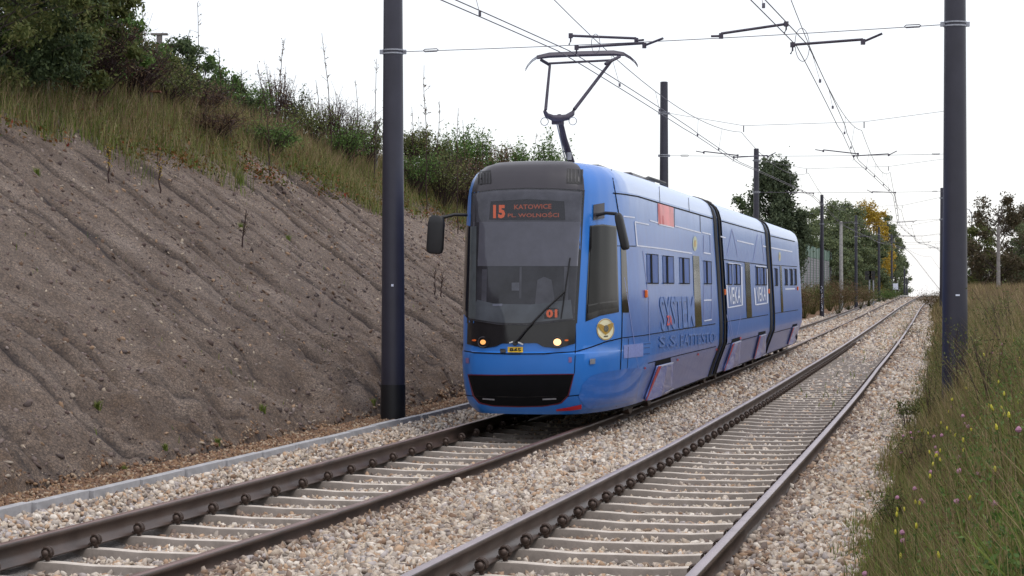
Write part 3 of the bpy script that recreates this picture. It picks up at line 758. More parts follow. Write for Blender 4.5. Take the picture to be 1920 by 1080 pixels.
lowf = m.math('LESS_THAN', z, .98); late = m.node('ShaderNodeMapRange'); m.l(y, late.inputs[0]); late.inputs[1].default_value = 2.25; late.inputs[2].default_value = 3.3
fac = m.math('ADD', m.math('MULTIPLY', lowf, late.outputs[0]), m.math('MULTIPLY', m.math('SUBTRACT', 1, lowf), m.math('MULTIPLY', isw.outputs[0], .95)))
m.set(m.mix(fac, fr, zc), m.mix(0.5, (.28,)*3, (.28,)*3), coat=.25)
m.b.inputs['Roughness'].default_value = .36
for l_ in list(m.b.inputs['Roughness'].links): m.t.links.remove(l_)
m.b.inputs['Coat Roughness'].default_value = .12
m.bump(m.noise(1.1, 2, .5, m.coord('Object', (1, .8, 1))), .10, .12)
M['body'] = m.m
def find_b(u, v):
    p = hit(u, v, 0); return p.y
J = [find_b(1343, 500), find_b(1352.5, 500), find_b(1438.5, 500), find_b(1446.5, 500)]
print('joints', J)
def b2a(b): return float(np.interp(b, pb, pl_))
def shell(name, a0, a1, both, capends=True):
    aa = [x for x in np.unique(np.round(np.concatenate([np.linspace(a0, a1, max(3, int((a1-a0)/.5))), np.linspace(0, min(3.6, a1), 60)]), 4)) if a0 <= x <= a1]
    ring = [-x for x in aa[::-1] if x > 0]+list(aa) if both else None
    mb = MB(); NS = [i/2 for i in range(2*(NL-1)+1)]
    if both: seq = [ring]
    else: seq = [list(aa), [-x for x in aa][::-1]]
    for sq in seq:
        vs = [surf(a, l) for a in sq for l in NS]; n = len(NS)
        fs = [(i*n+j, (i+1)*n+j, (i+1)*n+j+1, i*n+j+1) for i in range(len(sq)-1) for j in range(n-1)]
        mb.add(vs, fs)
    # end walls
    for a in ([a1] if both else [a0, a1]):
        L_ = [surf(a, l) for l in NS]; Rr_ = [Vector((-p.x, p.y, p.z)) for p in L_]; n = len(NS)
        mb.add(L_+Rr_, [(j, j+1, n+j+1, n+j) for j in range(n-1)])
    mb.v = [tuple(v) for v in mb.v]
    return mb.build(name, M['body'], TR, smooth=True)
shell('front_section', 0, b2a(J[0]), True)
shell('middle_section', b2a(J[1]), b2a(J[2]), False)
shell('rear_section', b2a(J[3]), AMAX, False)
for (b0, b1) in ((J[0], J[1]), (J[2], J[3])):
    mb = MB(); n = 8; NS = [i/2 for i in range(2*(NL-1)+1)]
    for sg in (1, -1):
        vs = []
        for i in range(2*n+1):
            b = b0-.03+(b1-b0+.06)*i/(2*n)
            for l in NS:
                p = surf(b2a(b), l); sh = .02+.02*(i % 2); vs.append((sg*max(p.x-sh, 0), p.y, p.z-(.02 if l > 12 else 0)))
        k = len(NS); fs = [(i*k+j, (i+1)*k+j, (i+1)*k+j+1, i*k+j+1) for i in range(2*n) for j in range(k-1)]
        mb.add(vs, fs)
    mb.build('bellows', M['black'], TR)
    mb = MB()
    for b in (b0, b1):
        mb.tube([surf(b2a(b), l)+Vector((.004, 0, 0)) for l in np.arange(0, 18, .5)], .022, 6)
    mb.build('bellows_frame', M['black'], TR, smooth=True)

# front: hood, windscreen, mask
vs = []; fs = []; nu, nv = 30, 16
for i in range(nu+1):
    p_ = lerp2([(885.5, 361), (930, 355), (985, 352.5), (1040, 353.5), (1095, 357)], i/nu); hit(*p_); a_, l_ = hit.al
    for j in range(nv+1): vs.append(lift(a_, l_+(18.0-l_)*j/nv, .006))
for i in range(nu):
    for j in range(nv): q_ = i*(nv+1)+j; fs.append((q_, q_+nv+1, q_+nv+2, q_+1))
hood = MB().add(vs, fs).build('hood', M['hood'], TR, smooth=True)
for q in ([(896, 323), (921, 320.5)], [(898, 347), (922, 344)]), ([(1063, 317), (1093, 319)], [(1062, 344), (1091, 346)]):
    vent = patch('hood_vent', q[0], q[1], M['black'], hood, .010, 8, 5)
    mb = MB()
    for k in range(5):
        u = q[0][0][0]+2+(q[0][1][0]-q[0][0][0]-4)*k/4; line(mb, [(u, q[0][0][1]+2), (u, q[1][0][1]-2)], 1.3, .016, 4)
    mb.build('vent_slat', M['hood'], vent)
patch('windscreen_seal', [(885, 360), (930, 354), (985, 351.5), (1040, 352.5), (1096, 356)], [(876, 606), (934, 614), (988, 616), (1082, 606)], M['gloss'], TR, .005, 22, 14)
ws = patch('windscreen', [(888, 363), (930, 358), (985, 355.5), (1040, 356.5), (1090, 360)], [(881, 599), (934, 607.5), (988, 609), (1076, 599)], M['screen'], TR, .030, 24, 20)
cab = patch('cab_interior', [(887, 362), (930, 357), (985, 354.5), (1040, 355.5), (1091, 359)], [(880, 600), (934, 608.5), (988, 610), (1077, 600)], M['cabdark'], TR, .009, 24, 16)
patch('sky_reflection', [(889, 416), (1087, 416)], [(886, 499), (1083, 499)], M['skyreflect'], cab, .014, 16, 8)  # light band behind the screen, sky reflection put into its colour
patch('header_panel', [(889, 364), (930, 359), (985, 356.5), (1040, 357.5), (1089, 361)], [(888, 417), (1088, 417)], M['cabmid'], cab, .013, 20, 6)
for q_ in (([(905, 505), (914, 505)], [(903, 598), (912, 600)]), ([(975, 500), (979, 500)], [(974, 560), (978, 560)]), ([(1058, 500), (1066, 500)], [(1056, 590), (1064, 590)])): patch('cab_pillar', q_[0], q_[1], M['cabmid'], cab, .014, 3, 6)
patch('driver_seat', [(1008, 525), (1020, 519), (1034, 525)], [(1003, 575), (1042, 575)], M['cabmid'], cab, .014, 6, 5)
patch('ticket_monitor', [(960, 530), (974, 530)], [(960, 545), (974, 545)], M['steel'], cab, .016, 3, 3)
disp = patch('destination_display', [(921, 378), (990, 373.5), (1058, 378)], [(918, 412), (1060, 413)], M['hood'], ws, .018, 14, 6)
disp.data.materials.clear(); disp.data.materials.append(simple('display_box_dark', (.035, .036, .042), .25, var=.15))
text_mb('15', [(926, 385), (948.5, 385), (948.5, 410), (926, 410)], .024, .05).build('line_number', M['led'], disp)
text_mb('KATOWICE', [(965, 384.5), (1034, 383), (1034, 392), (965, 393.5)], .024, .02).build('destination_text', M['leddim'], disp)
text_mb('PL. WOLNOŚCI', [(953, 399), (1048, 397.5), (1048, 408), (953, 408)], .024, .02).build('destination_text', M['leddim'], disp)
cb = patch('run_number_display', [(1021, 578), (1048, 577)], [(1021, 598), (1048, 597)], M['black'], ws, .018, 4, 4)
text_mb('01', [(1024, 580.5), (1045, 580), (1045, 595.5), (1024, 596)], .024, .05).build('run_number', M['led'], cb)
dash = patch('dashboard', [(896, 562), (930, 570), (1000, 571), (1070, 562)], [(882, 597), (934, 605), (988, 606), (1074, 597)], simple('dashboard_grey', (.30, .34, .36), .5, var=.3, scale=3), ws, .018, 14, 4)
patch('dashboard_label', [(925, 570), (943, 569.5)], [(925, 574), (943, 573.5)], M['white'], dash, .022, 3, 2)
patch('side_blind', [(885, 425), (895, 424.5)], [(881, 595), (893, 598)], simple('window_pillar_grey', (.36, .42, .41), .4, var=.2), ws, .018, 3, 10)
mask = patch('lower_mask', [(878, 604), (934, 613), (988, 615), (1080, 604)], [(877, 645), (907, 653), (930, 650), (941, 644), (975, 643.5), (1007, 643), (1018, 650), (1047, 653), (1078, 644)], M['gloss'], TR, .010, 34, 6)
for c, big in (((907, 641.5), False), ((1045, 641.5), True)):
    hl = disc(c, 13, 10, .016).build('headlight', M['gloss'], TR); tag(hl, 'round headlamp glowing brightly' if big else 'small dimly glowing headlamp')
    r = 7.2 if big else 5.0
    disc(c, r, r*.9, .022).build('bulb', M['lamp'] if big else M['lampdim'], hl)
    disc((c[0]+(17 if big else -16), c[1]-3.5), 3.6, 1.8, .020, 12).build('indicator_lamp', M['orange'], hl)
    MB().ring(hit(c[0], c[1], .018), Vector((-sa*0, -1, .05)), .062, .006, 20, 6).build('lamp_rim', M['hood'], hl)
lg = MB(); line(lg, [(956, 643), (962, 641), (969, 641.2), (976, 643), (982, 646)], 2.6, .03, 4); lg.build('maker_emblem', M['chrome'], TR)
pt = patch('number_plate', [(952.5, 650.5), (981, 650.5)], [(952.5, 662), (981, 662)], M['yellow'], TR, .012, 4, 3)
text_mb('845', [(956, 652.3), (978, 652.3), (978, 660.3), (956, 660.3)], .018, .02).build('plate_text', M['black'], pt)
patch('camera_box', [(938.5, 654), (949, 654)], [(938.5, 663), (949, 663)], M['gloss'], TR, .014, 3, 3)
mb = MB(); line(mb, [(870, 658), (890, 661.5), (956, 664), (1020, 663.5), (1079, 659.5), (1109, 650.5), (1135, 641), (1164, 634)], 2.0, .004, 7); mb.build('panel_seam', M['grille'], TR)
mb = MB(); line(mb, [(872, 741), (888, 742.5)], 1.6); line(mb, [(1064, 743), (1090, 740)], 1.6); mb.build('panel_seam', M['grille'], TR)
mb = MB(); line(mb, [(1079, 606), (1079.5, 640), (1077, 700)], 1.2); line(mb, [(1146, 318), (1163, 420), (1168, 500), (1165.5, 634), (1163, 690), (1155, 762)], 1.6, .004, 6); mb.build('panel_seam', M['grille'], TR)
patch('vent_trim', [(877, 701.5), (930, 702.5), (1077, 700.5)], [(886, 742), (898, 756.5), (925, 762), (973, 763.5), (1020, 762.5), (1052, 757), (1067, 742)], simple('thin_red_trim', (.12, .012, .03), .4), TR, .004, 26, 8)
vg = patch('bumper_grille', [(879, 703.5), (930, 704.2), (1075, 702.2)], [(890, 741), (901, 754), (926, 759.5), (973, 761), (1019, 760), (1050, 754.5), (1064, 741)], M['grille'], TR, .009, 26, 8)
mb = MB()
line(mb, [(893, 742), (975, 744), (1062, 742)], .9, .014, 6)
mb.build('grille_bar', M['gloss'], vg)
for a, b in (((906, 747), (928, 748.5)), ((1017.5, 748), (1043, 747))):
    mb = MB(); line(mb, [a, b], 2.6, .016, 4); mb.build('fog_light', M['steel'], TR)
patch('red_sill', [(1043, 767.2), (1066, 763.5), (1090, 758)], [(1043, 770.5), (1070, 769.5), (1090, 766.5)], M['red'], TR, .005, 8, 3)
for (u, v) in ((877, 676), (1069, 674.5)): patch('reflector', [(u-3, v-5), (u+3, v-5)], [(u-3, v+5), (u+3, v+5)], simple('dull_reflector', (.22, .13, .30), .4), TR, .006, 2, 2)
patch('socket_cover', [(1104.5, 673), (1114.5, 672)], [(1104.5, 683), (1114.5, 682)], M['steel'], TR, .014, 3, 3)
# wiper
mb = MB()
pts = [hit(u, v, o) for u, v, o in ((968, 642, .05), (985, 621, .06), (1022, 582, .06), (1060, 546, .05))]
mb.tube(pts, .014, 6); mb.tube([hit(u, v, .045) for u, v in ((1052, 598), (1060, 546), (1068, 484))], .009, 6)
mb.tube([hit(966, 644, .01), hit(968, 642, .05)], .03, 8); mb.build('wiper', M['black'], TR, smooth=True)

# cab side
def cabside(flip):
    f_ = (lambda mb_: mirror(mb_)) if flip else (lambda mb_: mb_)
    def pp(nm, t, b, mt, par, off, nu, nv):
        mb = MB(); patch(nm, t, b, mt, par, off, nu, nv, mb=mb); return f_(mb).build(nm, mt, par, smooth=True)
    fr_ = pp('cab_window', [(1105.5, 423), (1130, 420.5), (1155.5, 424)], [(1097.5, 603), (1125, 592), (1160, 585)], M['gloss'], TR, .005, 10, 10)
    pp('cab_window_glass', [(1108, 425), (1130, 423), (1153, 426.5)], [(1101, 588), (1125, 581), (1156.5, 577)], M['sideglass'], fr_, .010, 10, 10)
    pp('side_glass', [(1163.5, 458), (1173, 459)], [(1165.5, 586), (1178.5, 586)], M['sideglass'], TR, .006, 4, 8)
cabside(False); cabside(True)
mb = MB(); line(mb, [(1101, 573), (1128, 567.5), (1156, 564.5)], 2.4, .014, 5); mb.build('window_rail', M['gloss'], TR)
mb = patch('mirror_bracket', [(1111.5, 384), (1132, 380.5)], [(1111, 413), (1132, 409)], M['hood'], TR, .012, 4, 4)
# mirrors on their arms
def mirror_arm(p0, p1, c, tilt, size, label):
    o = MB().tube([p0, (p0+p1)/2+Vector((0, 0, .02)), p1], .020, 8).build('wing_mirror', M['black'], TR, smooth=True)
    tag(o, label)
    hb = MB(); w, d, h = size; rot = Matrix.Rotation(tilt, 3, 'Y')
    prof = []
    for (zz, k) in ((-.5, .55), (-.47, .85), (-.36, 1), (.3, .98), (.44, .85), (.5, .5)):
        ring_ = []
        for t in range(16):
            a = 2*math.pi*t/16; cxx = math.copysign(abs(math.cos(a))**.55, math.cos(a)); sy = math.copysign(abs(math.sin(a))**.7, math.sin(a))
            ring_.append(Vector(c)+rot @ Vector((cxx*w/2*k, sy*d/2*k, zz*h)))
        prof.append(ring_)
    vs = [p for r_ in prof for p in r_]; fs = [(i*16+k, i*16+(k+1) % 16, (i+1)*16+(k+1) % 16, (i+1)*16+k) for i in range(5) for k in range(16)]
    fs += [tuple(range(16))[::-1], tuple(range(80, 96))]
    hb.add(vs, fs).build('mirror_housing', M['black'], o, smooth=True)
def tl(u, v, Y):       # world point in tram coordinates
    p = at(u, v, Y); dx, dy = p.x-TX, p.y-TY; return Vector((dx*ca-dy*sa, dx*sa+dy*ca, p.z-TZ))
mirror_arm(tl(1116, 404, 25.1), tl(1156, 401, 25.0), tl(1166, 434, 25.0), -.22, (.10, .20, .45), 'right wing mirror seen edge-on, leaning')
mirror_arm(tl(876, 403, 25.5), tl(828, 408, 25.4), tl(817, 440, 25.4), .06, (.215, .11, .47), 'left wing mirror sticking out in front of the slope')
MB().tube([tl(1116, 404, 25.1)+Vector((-.05, .1, 0)), tl(1118, 404, 25.08)], .035, 8).build('mirror_base', M['hood'], TR)
disc((1134.5, 617.5), 16.5, 20.5, .006).build('round_emblem', M['cream'], TR)
em = bpy.data.objects[[o.name for o in TR.children if o.name.startswith('round_emblem')][0]]
mb = MB(); patch('', [(1118, 609), (1124, 607), (1134, 612), (1143, 606), (1150, 606)], [(1124, 618), (1129, 624), (1134.5, 628), (1141, 623), (1146, 616)], None, None, .010, 10, 3, mb=mb); mb.build('emblem_wings', M['gold'], em)
disc((1135, 616), 4.5, 6.5, .013, 16).build('emblem_disc', M['chrome'], em)
mb = MB()
n = 28
for k in range(n):
    a, b = 2*math.pi*k/n, 2*math.pi*(k+1)/n
    vs = [hit(1134.5+rr*math.cos(t)*16.5, 617.5-rr*math.sin(t)*20.5, .009) for rr, t in ((.9, a), (.96, a), (.96, b), (.9, b))]; mb.add(vs, [(0, 1, 2, 3)])
mb.build('emblem_ring', M['gold'], em)
line(MB(), [(1131, 631), (1139, 630)], 1.8, .01, 2).build('emblem_text', M['black'], em)
patch('skirt_panel', [(1085, 742), (1093, 718), (1110, 703), (1135, 697), (1160, 693), (1190, 690), (1203, 692)], [(1086, 748), (1098, 764), (1115, 767.5), (1140, 765.5), (1165, 761), (1180, 757.5), (1192, 753)], simple('skirt_blue', (.03, .15, .52), .35, var=.12, scale=3, coat=.4), TR, .006, 22, 7)

# long side: seams and stripes
mb = MB()
line(mb, [(1149, 362), (1172, 364.5), (1196, 368.5), (1240, 382), (1336, 410)], 2.2, .005, 10)
line(mb, [(1165.5, 633.5), (1205.6, 628.9), (1247.8, 622), (1341, 607)], 1.5, .005, 8)
line(mb, [(1153, 461), (1192, 461.5)], 1.5, .005, 3)
line(mb, [(1214, 681), (1274, 665.6), (1342, 649.5)], 1.3, .005, 8)
line(mb, [(1347, 413), (1435, 437.5)], 1.8); line(mb, [(1353, 486), (1438, 497.5)], 1.4); line(mb, [(1356, 604), (1440, 590)], 1.3); line(mb, [(1353, 648), (1436, 625)], 1.2)
line(mb, [(1443, 442), (1490, 453)], 1.6); line(mb, [(1447, 497), (1494, 500)], 1.2); line(mb, [(1449, 588), (1496, 581)], 1.1); line(mb, [(1446, 625), (1494, 612)], 1.1)
for a in (((1235, 340), (1237, 381)), ((1290, 363), (1292, 396)), ((1264, 390), (1264, 426)), ((1312, 404), (1313, 436)), ((1178, 635), (1176, 690))): line(mb, list(a), .7, .005, 4)
mb.build('panel_seam', M['grille'], TR)
mb = MB()
for a in (((1168, 405.5), (1189.5, 407.8)), ((1189.6, 415.9), (1216, 421.2)), ((1217.5, 413), (1233, 417.8)), ((1235.5, 420.5), (1263, 427)), ((1265, 423.7), (1314, 436.5)), ((1316, 435.5), (1332, 439.7)), ((1318.5, 473.8), (1332, 476)), ((1193, 460.5), (1240, 466), (1297, 475)),
          ((1190, 416), (1194, 460)), ((1349, 443), (1360, 446)), ((1381, 451), (1413, 458.5)), ((1430, 461), (1437, 463)), ((1444, 464), (1485, 472)), ((1319, 563), (1334, 562.5)), ((1320, 601.5), (1334, 599)), ((1472, 542), (1490, 541.5))): line(mb, list(a), 2.2, .006, 5)
mb.build('white_stripe', M['white'], TR)
for a in (((1170, 520), (1196, 690)), ((1205, 470), (1216, 560), (1217, 640)), ((1363, 478), (1372, 430), (1376, 445), (1383, 480)), ((1362, 590), (1371, 632)), ((1389, 590), (1380, 634)), ((1412, 490), (1420, 440)), ((1427, 440), (1433, 490)), ((1366, 590), (1374, 632)),
          ((1319, 441), (1319, 473)), ((1331, 441), (1332, 475)), ((1319, 535), (1319, 601)), ((1334, 535), (1334, 599))): line(MB(), list(a), .9, .006, 6).build('thin_pale_line', M['pale'], TR)
patch('red_sticker', [(1232.5, 381), (1262, 389.3)], [(1233.7, 420), (1263.3, 426)], M['salmon'], TR, .005, 6, 6)
mb = MB(); patch('', [(1232.8, 382), (1236, 383)], [(1236, 420), (1239, 421)], None, None, .007, 2, 4, mb=mb); patch('', [(1241, 404), (1243, 404.5)], [(1241.5, 421), (1245, 421.5)], None, None, .007, 2, 3, mb=mb); mb.build('red_sticker_bar', M['red'], TR)
for c, ru, rv in (((1302.5, 456.8), 4.2, 14), ((1461.5, 481), 2.0, 9)):
    o = disc(c, ru, rv, .006, 20).build('oval_emblem', simple('oval_green_gold', (.42, .46, .30), .4, var=.3, scale=20), TR)
    disc(c, ru*.5, rv*.5, .009, 14).build('emblem_disc', M['gold'], o)
patch('pale_sticker', [(1169, 647), (1205.5, 643.5)], [(1169, 672), (1205.5, 668)], M['pale'], TR, .005, 6, 3)
mb = MB(); line(mb, [(1206, 645), (1220, 643.5)], 1.6); line(mb, [(1206, 652), (1218, 651)], 1.4); line(mb, [(1206, 664), (1218, 662.5)], 1.4); mb.build('dark_sticker_mark', M['darktext'], TR)
def win(x0, x1, y0, y1, xv, mat='winfilm', off=.006):
    o = patch('side_window', [(x0, y0), (x1, y0+2)], [(x0+1, y1), (x1+1, y1)], M[mat], TR, off, 4, 5)
    mb = MB(); line(mb, [(x0-1, y0), (x1, y0+2)], 1.3, off+.006, 3); line(mb, [(x1, y0+1), (x1+1, y1)], .9, off+.006, 5)
    mb.build('window_frame', M['grille'], o)
    mb = MB(); line(mb, [(xv, y0), (xv+1, y1)], 3.2 if x0 < 1300 else 2.4, off+.008, 5); line(mb, [(x0, y1), (x1+1, y1+.3)], 1.9, off+.008, 3); mb.build('window_divider', M['grille'], o)
M['winfilm'] = simple('perforated_window_film', (.03, .085, .30), .45, var=.3, scale=2, ior=1.3)
win(1212, 1232.5, 476, 531, 1219.5); win(1242, 1261.5, 479.5, 531, 1249.3); win(1273.5, 1291, 483, 531.5, 1279.6); win(1319, 1332.5, 489, 532, 1324)
win(1362, 1371, 494, 533, 1364.5); win(1375.5, 1386.5, 495, 533, 1379.5); win(1416, 1424, 500, 534, 1418.5); win(1427, 1436, 501, 534, 1431)
win(1452, 1457, 503, 535, 1454.3); win(1471, 1475.5, 504, 534, 1472.7); win(1480.5, 1485, 504, 534, 1482.7); win(1488.5, 1492.3, 504, 534, 1490.8)
slit = simple('door_glass_green_brown', (.016, .020, .010), .10, var=.7, scale=3, ior=1.4)  # reflected grass put into the glass as an olive tint
for a in (([(1298.5, 479), (1310, 480.5)], [(1303, 614), (1315.5, 611.5)]), ([(1396, 492), (1405, 493)], [(1400, 596), (1409.5, 594)]), ([(1461.5, 498.5), (1465, 499)], [(1464.5, 586), (1468.5, 585)])):
    patch('door_glass', a[0], a[1], slit, TR, .008, 4, 10)
for u, v in ((1209.6, 551), (1357.8, 547.8), (1440.5, 546), (1496.3, 541)):
    o = MB().box((0, 0, 0), (.035, .09, .10)); c = hit(u, v, .015) if u < 1490 else hit(1494.5, v, .02)
    o.v = [(x+c.x, y_+c.y, z_+c.z) for x, y_, z_ in o.v]; o.build('side_marker_lamp', M['orange'], TR, bevel=.01)
mb = MB()
for u, v in ((1208.7, 690), (1270, 674.5), (1308.5, 664), (1343, 655), (1388, 634), (1248.5, 726)): mb.add(*[disc((u, v), 1.7, 2.2, .008, 8).v, [(0, 1+k, 1+(k+1) % 8) for k in range(8)]])
mb.build('red_marker_dot', M['red'], TR)
# big lettering of the advertising film
def wt2(s, q, mt, off=.006, bold=0, nm='film_lettering'): return text_mb(s, q, off, bold).build(nm, M[mt], TR)
wt2('SYSTEM', [(1235, 556), (1300, 555), (1302, 612), (1240, 621)], 'wraptext', .0095, .012)
wt2('SYSTEM', [(1236.5, 557.5), (1301, 556.5), (1303, 611), (1241.5, 619.5)], 'darktext', .0075, .010)
for s_, x0_, x1_ in (('S.', 1235, 1252), ('S.', 1255, 1271), ('EATTESTO', 1275, 1340)):
    f_ = lambda x: 630-8*(x-1235)/105
    wt2(s_, [(x0_, f_(x0_)), (x1_, f_(x1_)), (x1_, f_(x1_)+21), (x0_, f_(x0_)+22)], 'wraptext', .0095, .01)
    wt2(s_, [(x0_+1.2, f_(x0_)+1.2), (x1_+1, f_(x1_)+1.2), (x1_+1, f_(x1_)+20), (x0_+1.2, f_(x0_)+20.8)], 'darktext', .0075, .01)
wt2('ZA', [(1248.5, 592), (1259, 591), (1259, 609), (1248.5, 610.5)], 'red', .012, .03)
for q in ([(1363, 494), (1389, 497), (1391, 572), (1365, 577)], [(1415, 499.5), (1436.5, 501.5), (1438.5, 568), (1417, 571.5)]):
    (a, b, c, d) = q; mb = MB()
    line(mb, [(a[0]-1, a[1]+40), (d[0]-.5, d[1]), (c[0], c[1]), (b[0]+1, b[1]+3)], 2.3, .007, 6); line(mb, [(a[0]+2, a[1]-1), (b[0], b[1]-1)], 1.6, .007, 4)
    mb.build('white_stripe', M['white'], TR)
    f2 = lambda p, k: p
    t0 = .54; tl_, tr_ = (a[0]+(d[0]-a[0])*t0+1.5, a[1]+(d[1]-a[1])*t0), (b[0]+(c[0]-b[0])*t0-2, b[1]+(c[1]-b[1])*t0)
    wt2('VEKA', [tl_, tr_, (c[0]-3, c[1]-5), (d[0]+2.5, d[1]-5)], 'white', .0075, .01)
# bogie covers standing proud of the skirt
def cover(top, bot, arch, redw):
    g_ = patch('wheel_arch', arch[0], arch[1], M['grille'], TR, .006, 4, 3)
    o = patch('bogie_cover', top, bot, M['coverfilm'], TR, .022, 8, 8)
    o.name = 'bogie_cover'
    sol = o.modifiers.new('thick', 'SOLIDIFY'); sol.thickness = .02; sol.offset = 0
    mb = MB(); t0, b0 = top[0], bot[0]
    patch('', [(t0[0], t0[1]), (t0[0]+redw, t0[1]-1)], [(b0[0], b0[1]), (b0[0]+redw*.25, b0[1])], None, None, .039, 2, 8, mb=mb); mb.build('red_stripe', M['red'], o)
    mb = MB(); w = (top[-1][0]-t0[0])
    patch('', [(t0[0]+redw+.5, t0[1]-1), (t0[0]+redw+12*w/27, t0[1]-4)], [(b0[0]+redw*.25+.5, b0[1]), (b0[0]+w*.95, b0[1]+.5)], None, None, .036, 5, 8, mb=mb); mb.build('bright_wedge', M['brightblue'], o)
    mb = MB(); line(mb, [(t0[0]+redw, t0[1]-.5), top[-1]], 2.0, .041, 3); line(mb, [(t0[0]+w*.45, b0[1]-14*w/27), (t0[0]+w*1.0, b0[1]-21*w/27)], 1.5, .041, 3); mb.build('white_stripe', M['white'], o)
m = N('bogie_cover_film'); co = m.coord(); m.set(m.ramp(m.noise(1.6, 4, .6, co), [(.35, (.09, .14, .42)), (.65, (.20, .24, .50))]), .35, coat=.4); M['coverfilm'] = m.m
cover([(1229.5, 685), (1258, 678)], [(1206, 749), (1225, 750.5), (1240, 745), (1250, 736), (1256, 727)], ([(1229, 676.5), (1257, 670)], [(1228, 686), (1257.5, 679)]), 6)
cover([(1371, 643), (1386.5, 637.5)], [(1354, 694.5), (1366, 695), (1376, 692), (1383, 685)], ([(1372, 636), (1387, 631.5)], [(1371, 643), (1387, 638)]), 3)
cover([(1421.5, 629), (1434, 625)], [(1411, 672), (1420, 673), (1429, 669), (1433, 663)], ([(1422, 623), (1435, 620)], [(1421, 629), (1435, 626)]), 2.5)
cover([(1485, 613), (1494.5, 610)], [(1475, 645), (1484, 645.5), (1490, 642), (1493.5, 638)], ([(1486, 608.5), (1494.5, 606.5)], [(1485, 613), (1494.5, 610.5)]), 2)

# underframe, bogies and wheels
MB().box((0, LEN/2+.75, .33), (1.80, LEN-2.3, .42)).build('underframe', M['underframe'], TR)
for yb in (4.1, 12.9, 20.4, 29.2):
    bo = MB().box((-.55, yb, .36), (.10, 2.6, .22)).box((.55, yb, .36), (.10, 2.6, .22)).box((0, yb, .38), (1.3, .5, .2)).build('bogie', M['underframe'], TR)
    for dy in (-.9, .9):
        for sx_ in (-.75, .75):
            mb = MB(); mb.tube([(sx_-.05, yb+dy, .30), (sx_+.05, yb+dy, .30)], .30, 28); mb.build('wheel', M['clip'], bo, smooth=True)
MB().box((0, 1.35, .27), (.9, 1.1, .12)).build('coupler_cover', M['underframe'], TR)

# roof gear
def roofbox(b0, b1, w, h, z0=3.22, mat='hood'): return MB().box((0, (b0+b1)/2, z0+h/2), (w, b1-b0, h)).build('roof_unit', M[mat], TR, bevel=.03)
roofbox(5.4, 7.8, 1.0, .13); roofbox(8.2, 10.4, .9, .07); roofbox(13.4, 15.5, 1.1, .10); roofbox(16.5, 20.5, 1.0, .08); roofbox(25, 28, 1.1, .08)
MB().tube([(.70, 5.0, 3.2), (.73, 5.4, 3.26), (.73, 7.2, 3.27), (.68, 7.7, 3.2)], .028, 8).build('roof_cable', M['black'], TR, smooth=True)
MB().tube([(.35, 9.6, 3.25), (.35, 9.6, 3.36), (.42, 9.6, 3.44)], .012, 6).build('roof_aerial', M['hood'], TR)
# pantograph
pg = empty('pantograph', (0, 0, 0)); pg.parent = TR
py = 4.0
def part(nm, mb, mt='arm', sm=True): return mb.build(nm, M[mt], pg, smooth=sm)
part('base_frame', MB().box((0, py, 3.33), (.62, .9, .05)).tube([(-.28, py-.4, 3.22), (-.28, py-.4, 3.34)], .035, 8).tube([(.28, py-.4, 3.22), (.28, py-.4, 3.34)], .035, 8).tube([(-.28, py+.4, 3.22), (-.28, py+.4, 3.34)], .035, 8).tube([(.28, py+.4, 3.22), (.28, py+.4, 3.34)], .035, 8), 'hood', False)
YP = 28.6
P_ = lambda u, v, Y=YP: tl(u, v, Y)
elbow = P_(1048, 217, 28.3)
part('lower_arm', MB().tube([P_(1071, 304, 28.9), P_(1058, 262, 28.6), elbow], [.052, .045, .038], 10))
part('control_rod', MB().tube([P_(1061, 304, 28.6), P_(1044, 232, 28.2)], .009, 6), 'steel')
part('air_cylinder', MB().tube([P_(1067, 300, 28.7), P_(1067, 286, 28.7)], .035, 10), 'steel')
part('knee_yoke', MB().tube([P_(1021, 208, 28.0), P_(1025, 216, 28.05), P_(1036, 221, 28.1), P_(1050, 222, 28.15), P_(1063, 220, 28.2), P_(1073, 213, 28.3), P_(1077, 204, 28.3)], [.022, .034, .042, .048, .044, .036, .022], 10).box(P_(1046, 227, 28.2), (.16, .08, .09)))
for u, v in ((1021, 228), (1074, 227)):
    part('cable_loop', MB().ring(P_(u, v, 28.1), (0, 1, 0), .052, .006, 20, 6), 'steel')
part('upper_arm', MB().tube([P_(1023, 206, 28.0), P_(1031, 122, 28.2)], [.022, .018], 8))
part('upper_arm', MB().tube([P_(1077, 205, 28.3), P_(1148, 112, 28.6)], [.026, .022], 8))
part('head_tube', MB().tube([P_(1030, 119, 28.2), P_(1145, 113, 28.6)], .016, 8))
for dv, dY in ((0, -.18), (3, .22)):
    part('collector_strip', MB().tube([P_(1007, 109-dv, 28.35+dY), P_(1030, 105-dv, 28.4+dY), P_(1090, 102.5-dv, 28.5+dY), P_(1150, 101-dv, 28.6+dY), P_(1170, 103-dv, 28.62+dY)], [.018, .03, .03, .03, .018], 6))
    part('horn', MB().tube([P_(1007, 109-dv, 28.35+dY), P_(998, 115-dv, 28.35+dY), P_(990, 124-dv, 28.35+dY), P_(985, 133-dv, 28.35+dY)], [.010, .008, .006, .005], 6), 'steel')
    part('horn', MB().tube([P_(1170, 103-dv, 28.6+dY), P_(1182, 110-dv, 28.6+dY), P_(1191, 118-dv, 28.6+dY), P_(1196, 126-dv, 28.6+dY)], [.012, .010, .007, .005], 6))
part('spring_box', MB().tube([P_(1014, 112, 28.2), P_(1031, 122, 28.3)], .022, 6)); part('spring_box', MB().tube([P_(1135, 120, 28.4), P_(1162, 106, 28.7)], .022, 6))
